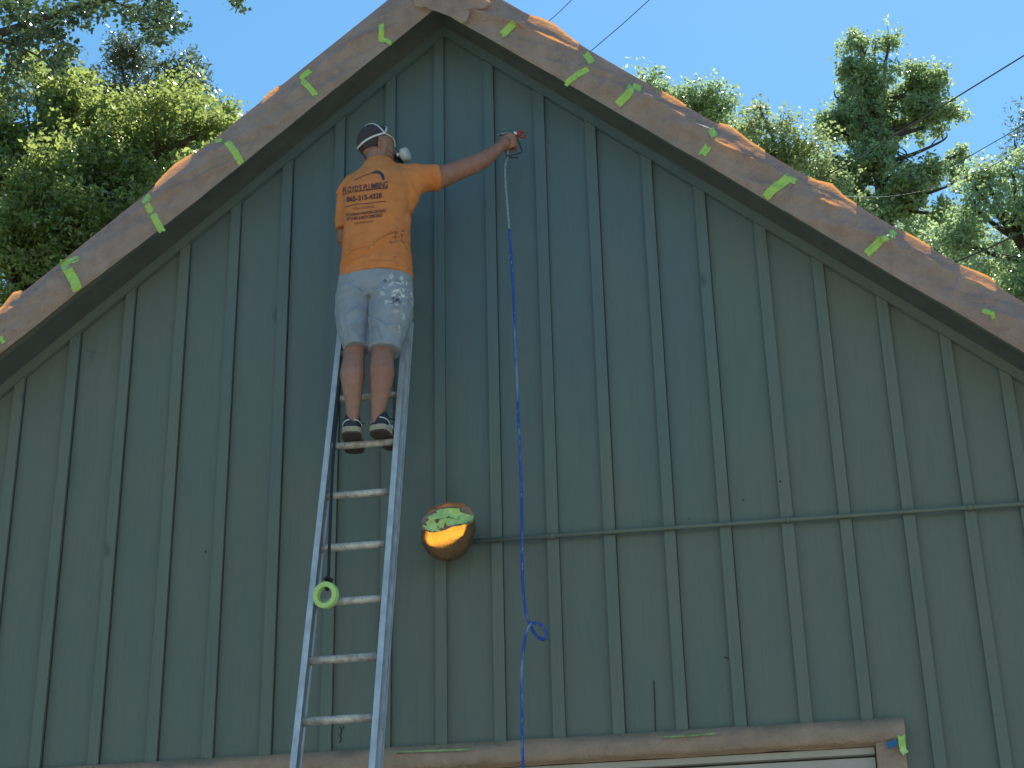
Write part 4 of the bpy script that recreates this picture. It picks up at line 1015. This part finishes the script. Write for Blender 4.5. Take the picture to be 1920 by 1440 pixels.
# right side
tree('pale_tree', 'pale green tree tops just above the right roof slope near the wires',
     [(1215,155,40,26,30),(1270,200,60,42,30),(1330,170,42,34,30),(1355,200,40,30,30),(1240,185,50,30,30),(1300,200,70,40,30),(1300,250,90,60,31),(1390,260,50,50,30)],
     (at(1300,300,31).x, 31), .25, M['leaf_blue'], M['bark'], .11, 8, 31, FAR, cr=.34, per=42, shell=.6)
tree('pale_tree', 'sunlit pale tree with ragged crown left of the tall tree',
     [(1425,205,34,30,27),(1405,240,40,35,27),(1465,240,38,30,27),(1510,280,50,40,27),(1440,290,60,50,27),(1480,330,90,50,27.5),(1540,345,60,50,27),(1560,420,80,60,27)],
     (at(1470,360,28).x, 28), .2, M['leaf_pale'], M['bark'], .10, 11, 32, FAR, cr=.30, per=36, shell=.6)
tree('tall_tree', 'tall dark tree with double-peaked crown standing highest at the right',
     [(1605,74,30,30,32),(1668,74,26,28,32),(1640,92,42,30,32),(1560,290,45,45,32),(1570,345,45,42,32),(1545,225,26,28,32),(1790,215,28,32,32),(1798,290,28,36,32),(1785,345,34,42,32),(1690,470,80,40,32),(1622,105,58,34,32),(1590,130,44,34,32),(1662,125,40,36,32),(1630,150,70,50,32),(1570,185,42,40,32),(1720,160,55,45,32),(1760,150,30,30,32),(1650,200,75,45,32),(1640,260,70,45,31.6),(1650,310,60,40,31.5),(1690,350,60,45,31.6),(1630,410,70,45,31.6),(1560,240,35,40,32),(1590,225,50,40,32),(1740,210,60,50,32),(1680,240,70,40,32.5),(1590,270,45,35,32),(1770,262,38,36,32),(1700,290,70,40,32),(1590,320,55,35,32),(1740,330,55,45,32),(1700,380,70,50,32),(1600,370,50,40,32),(1770,400,45,50,32),(1650,440,110,50,32.5)],
     (at(1652,440,32).x, 32), .25, M['leaf_blue'], M['bark'], .125, 13, 33, FAR, cr=.27, per=38, shell=.9, hole=-.06, fork=at(1652,380,32).z, twigs=260)
tree('leafy_tree', 'green tree in the lower right corner beyond the roof, right of the tall one',
     [(1850,340,50,40,20),(1830,390,60,50,20),(1890,420,60,60,20),(1900,330,40,30,20),(1800,450,60,50,20),(1890,500,70,60,20),(1960,430,80,120,20.5),(1940,560,80,60,20),(1810,330,25,22,20)],
     (at(1900,480,21).x+1, 21), .24, M['leaf_blue'], M['bark'], .095, 14, 34, FAR, cr=.28, per=50, shell=.6)
tree('feathery_tree', 'wispy grey-leaved tree at the right frame edge, bare twigs against the sky',
     [(1905,280,30,40,26),(1925,220,28,45,26),(1915,330,35,40,26),(1960,280,50,110,26.5),(1890,300,16,16,26)],
     (at(1960,400,27).x+.5, 27), .2, M['leaf_fine'], M['bark_grey'], .12, 7, 35, FAR, cr=.36, per=20, droop=.8, twigs=160, aspect=.35)
tree('leafy_tree', 'dark tree filling the gap low behind the roof right of centre',
     [(1720,440,60,40,38),(1650,470,80,40,38),(1790,480,70,50,38),(1870,520,90,60,38),(1590,400,70,50,38),(1950,540,80,80,38),(1500,380,80,60,38),(1560,360,70,60,38),(1620,450,70,50,38),(1820,440,60,60,38),(1900,470,60,60,38),(1700,480,90,50,38)],
     (at(1750,500,39).x, 39), .3, M['leaf_blue'], M['bark'], .13, 3, 36, FAR, cr=.5, per=60)
print('leaves', NLEAF)

# ------------------------------------------------------------------ overhead wires
M['wire'] = simple('wire_sheath', (.035, .04, .045), .6)
def wire(a, b, Ya, Yb, r, label):
    A, B = at(a[0], a[1], Ya), at(b[0], b[1], Yb); d = B-A; pts = []
    for k in range(-14, 19):
        t_ = k/2; p_ = A+d*t_; s_ = (t_-.5)**2*.06*min(1.0, abs(t_-.5)+.5)
        pts.append(p_+Vector((0, 0, s_)))
    o = MB().tube(pts, r, 6).build('overhead_wire', M['wire'], None, True)
    tag(o, label, 'wire', 'overhead wires')
wire((1537,339), (1920,106), 14, 12, .010, 'thick overhead wire crossing in front of the tall tree, highest of the right ones')
wire((1795,492), (1920,435), 14, 13, .013, 'thick dark overhead wire low in front of the right-hand trees')
wire((1630,400), (1885,256), 18, 17, .007, 'thin pale overhead wire running across the lower part of the tall tree')
wire((1845,320), (1920,278), 18, 17.5, .005, 'thin overhead wire ending behind the wispy tree at right edge')
wire((1028,42), (1073,0), 16, 15.5, .006, 'short thin wire above the roof, nearest to the ridge')
wire((1108,97), (1219,0), 16, 15.5, .007, 'thin wire crossing open sky to the right of the ridge')
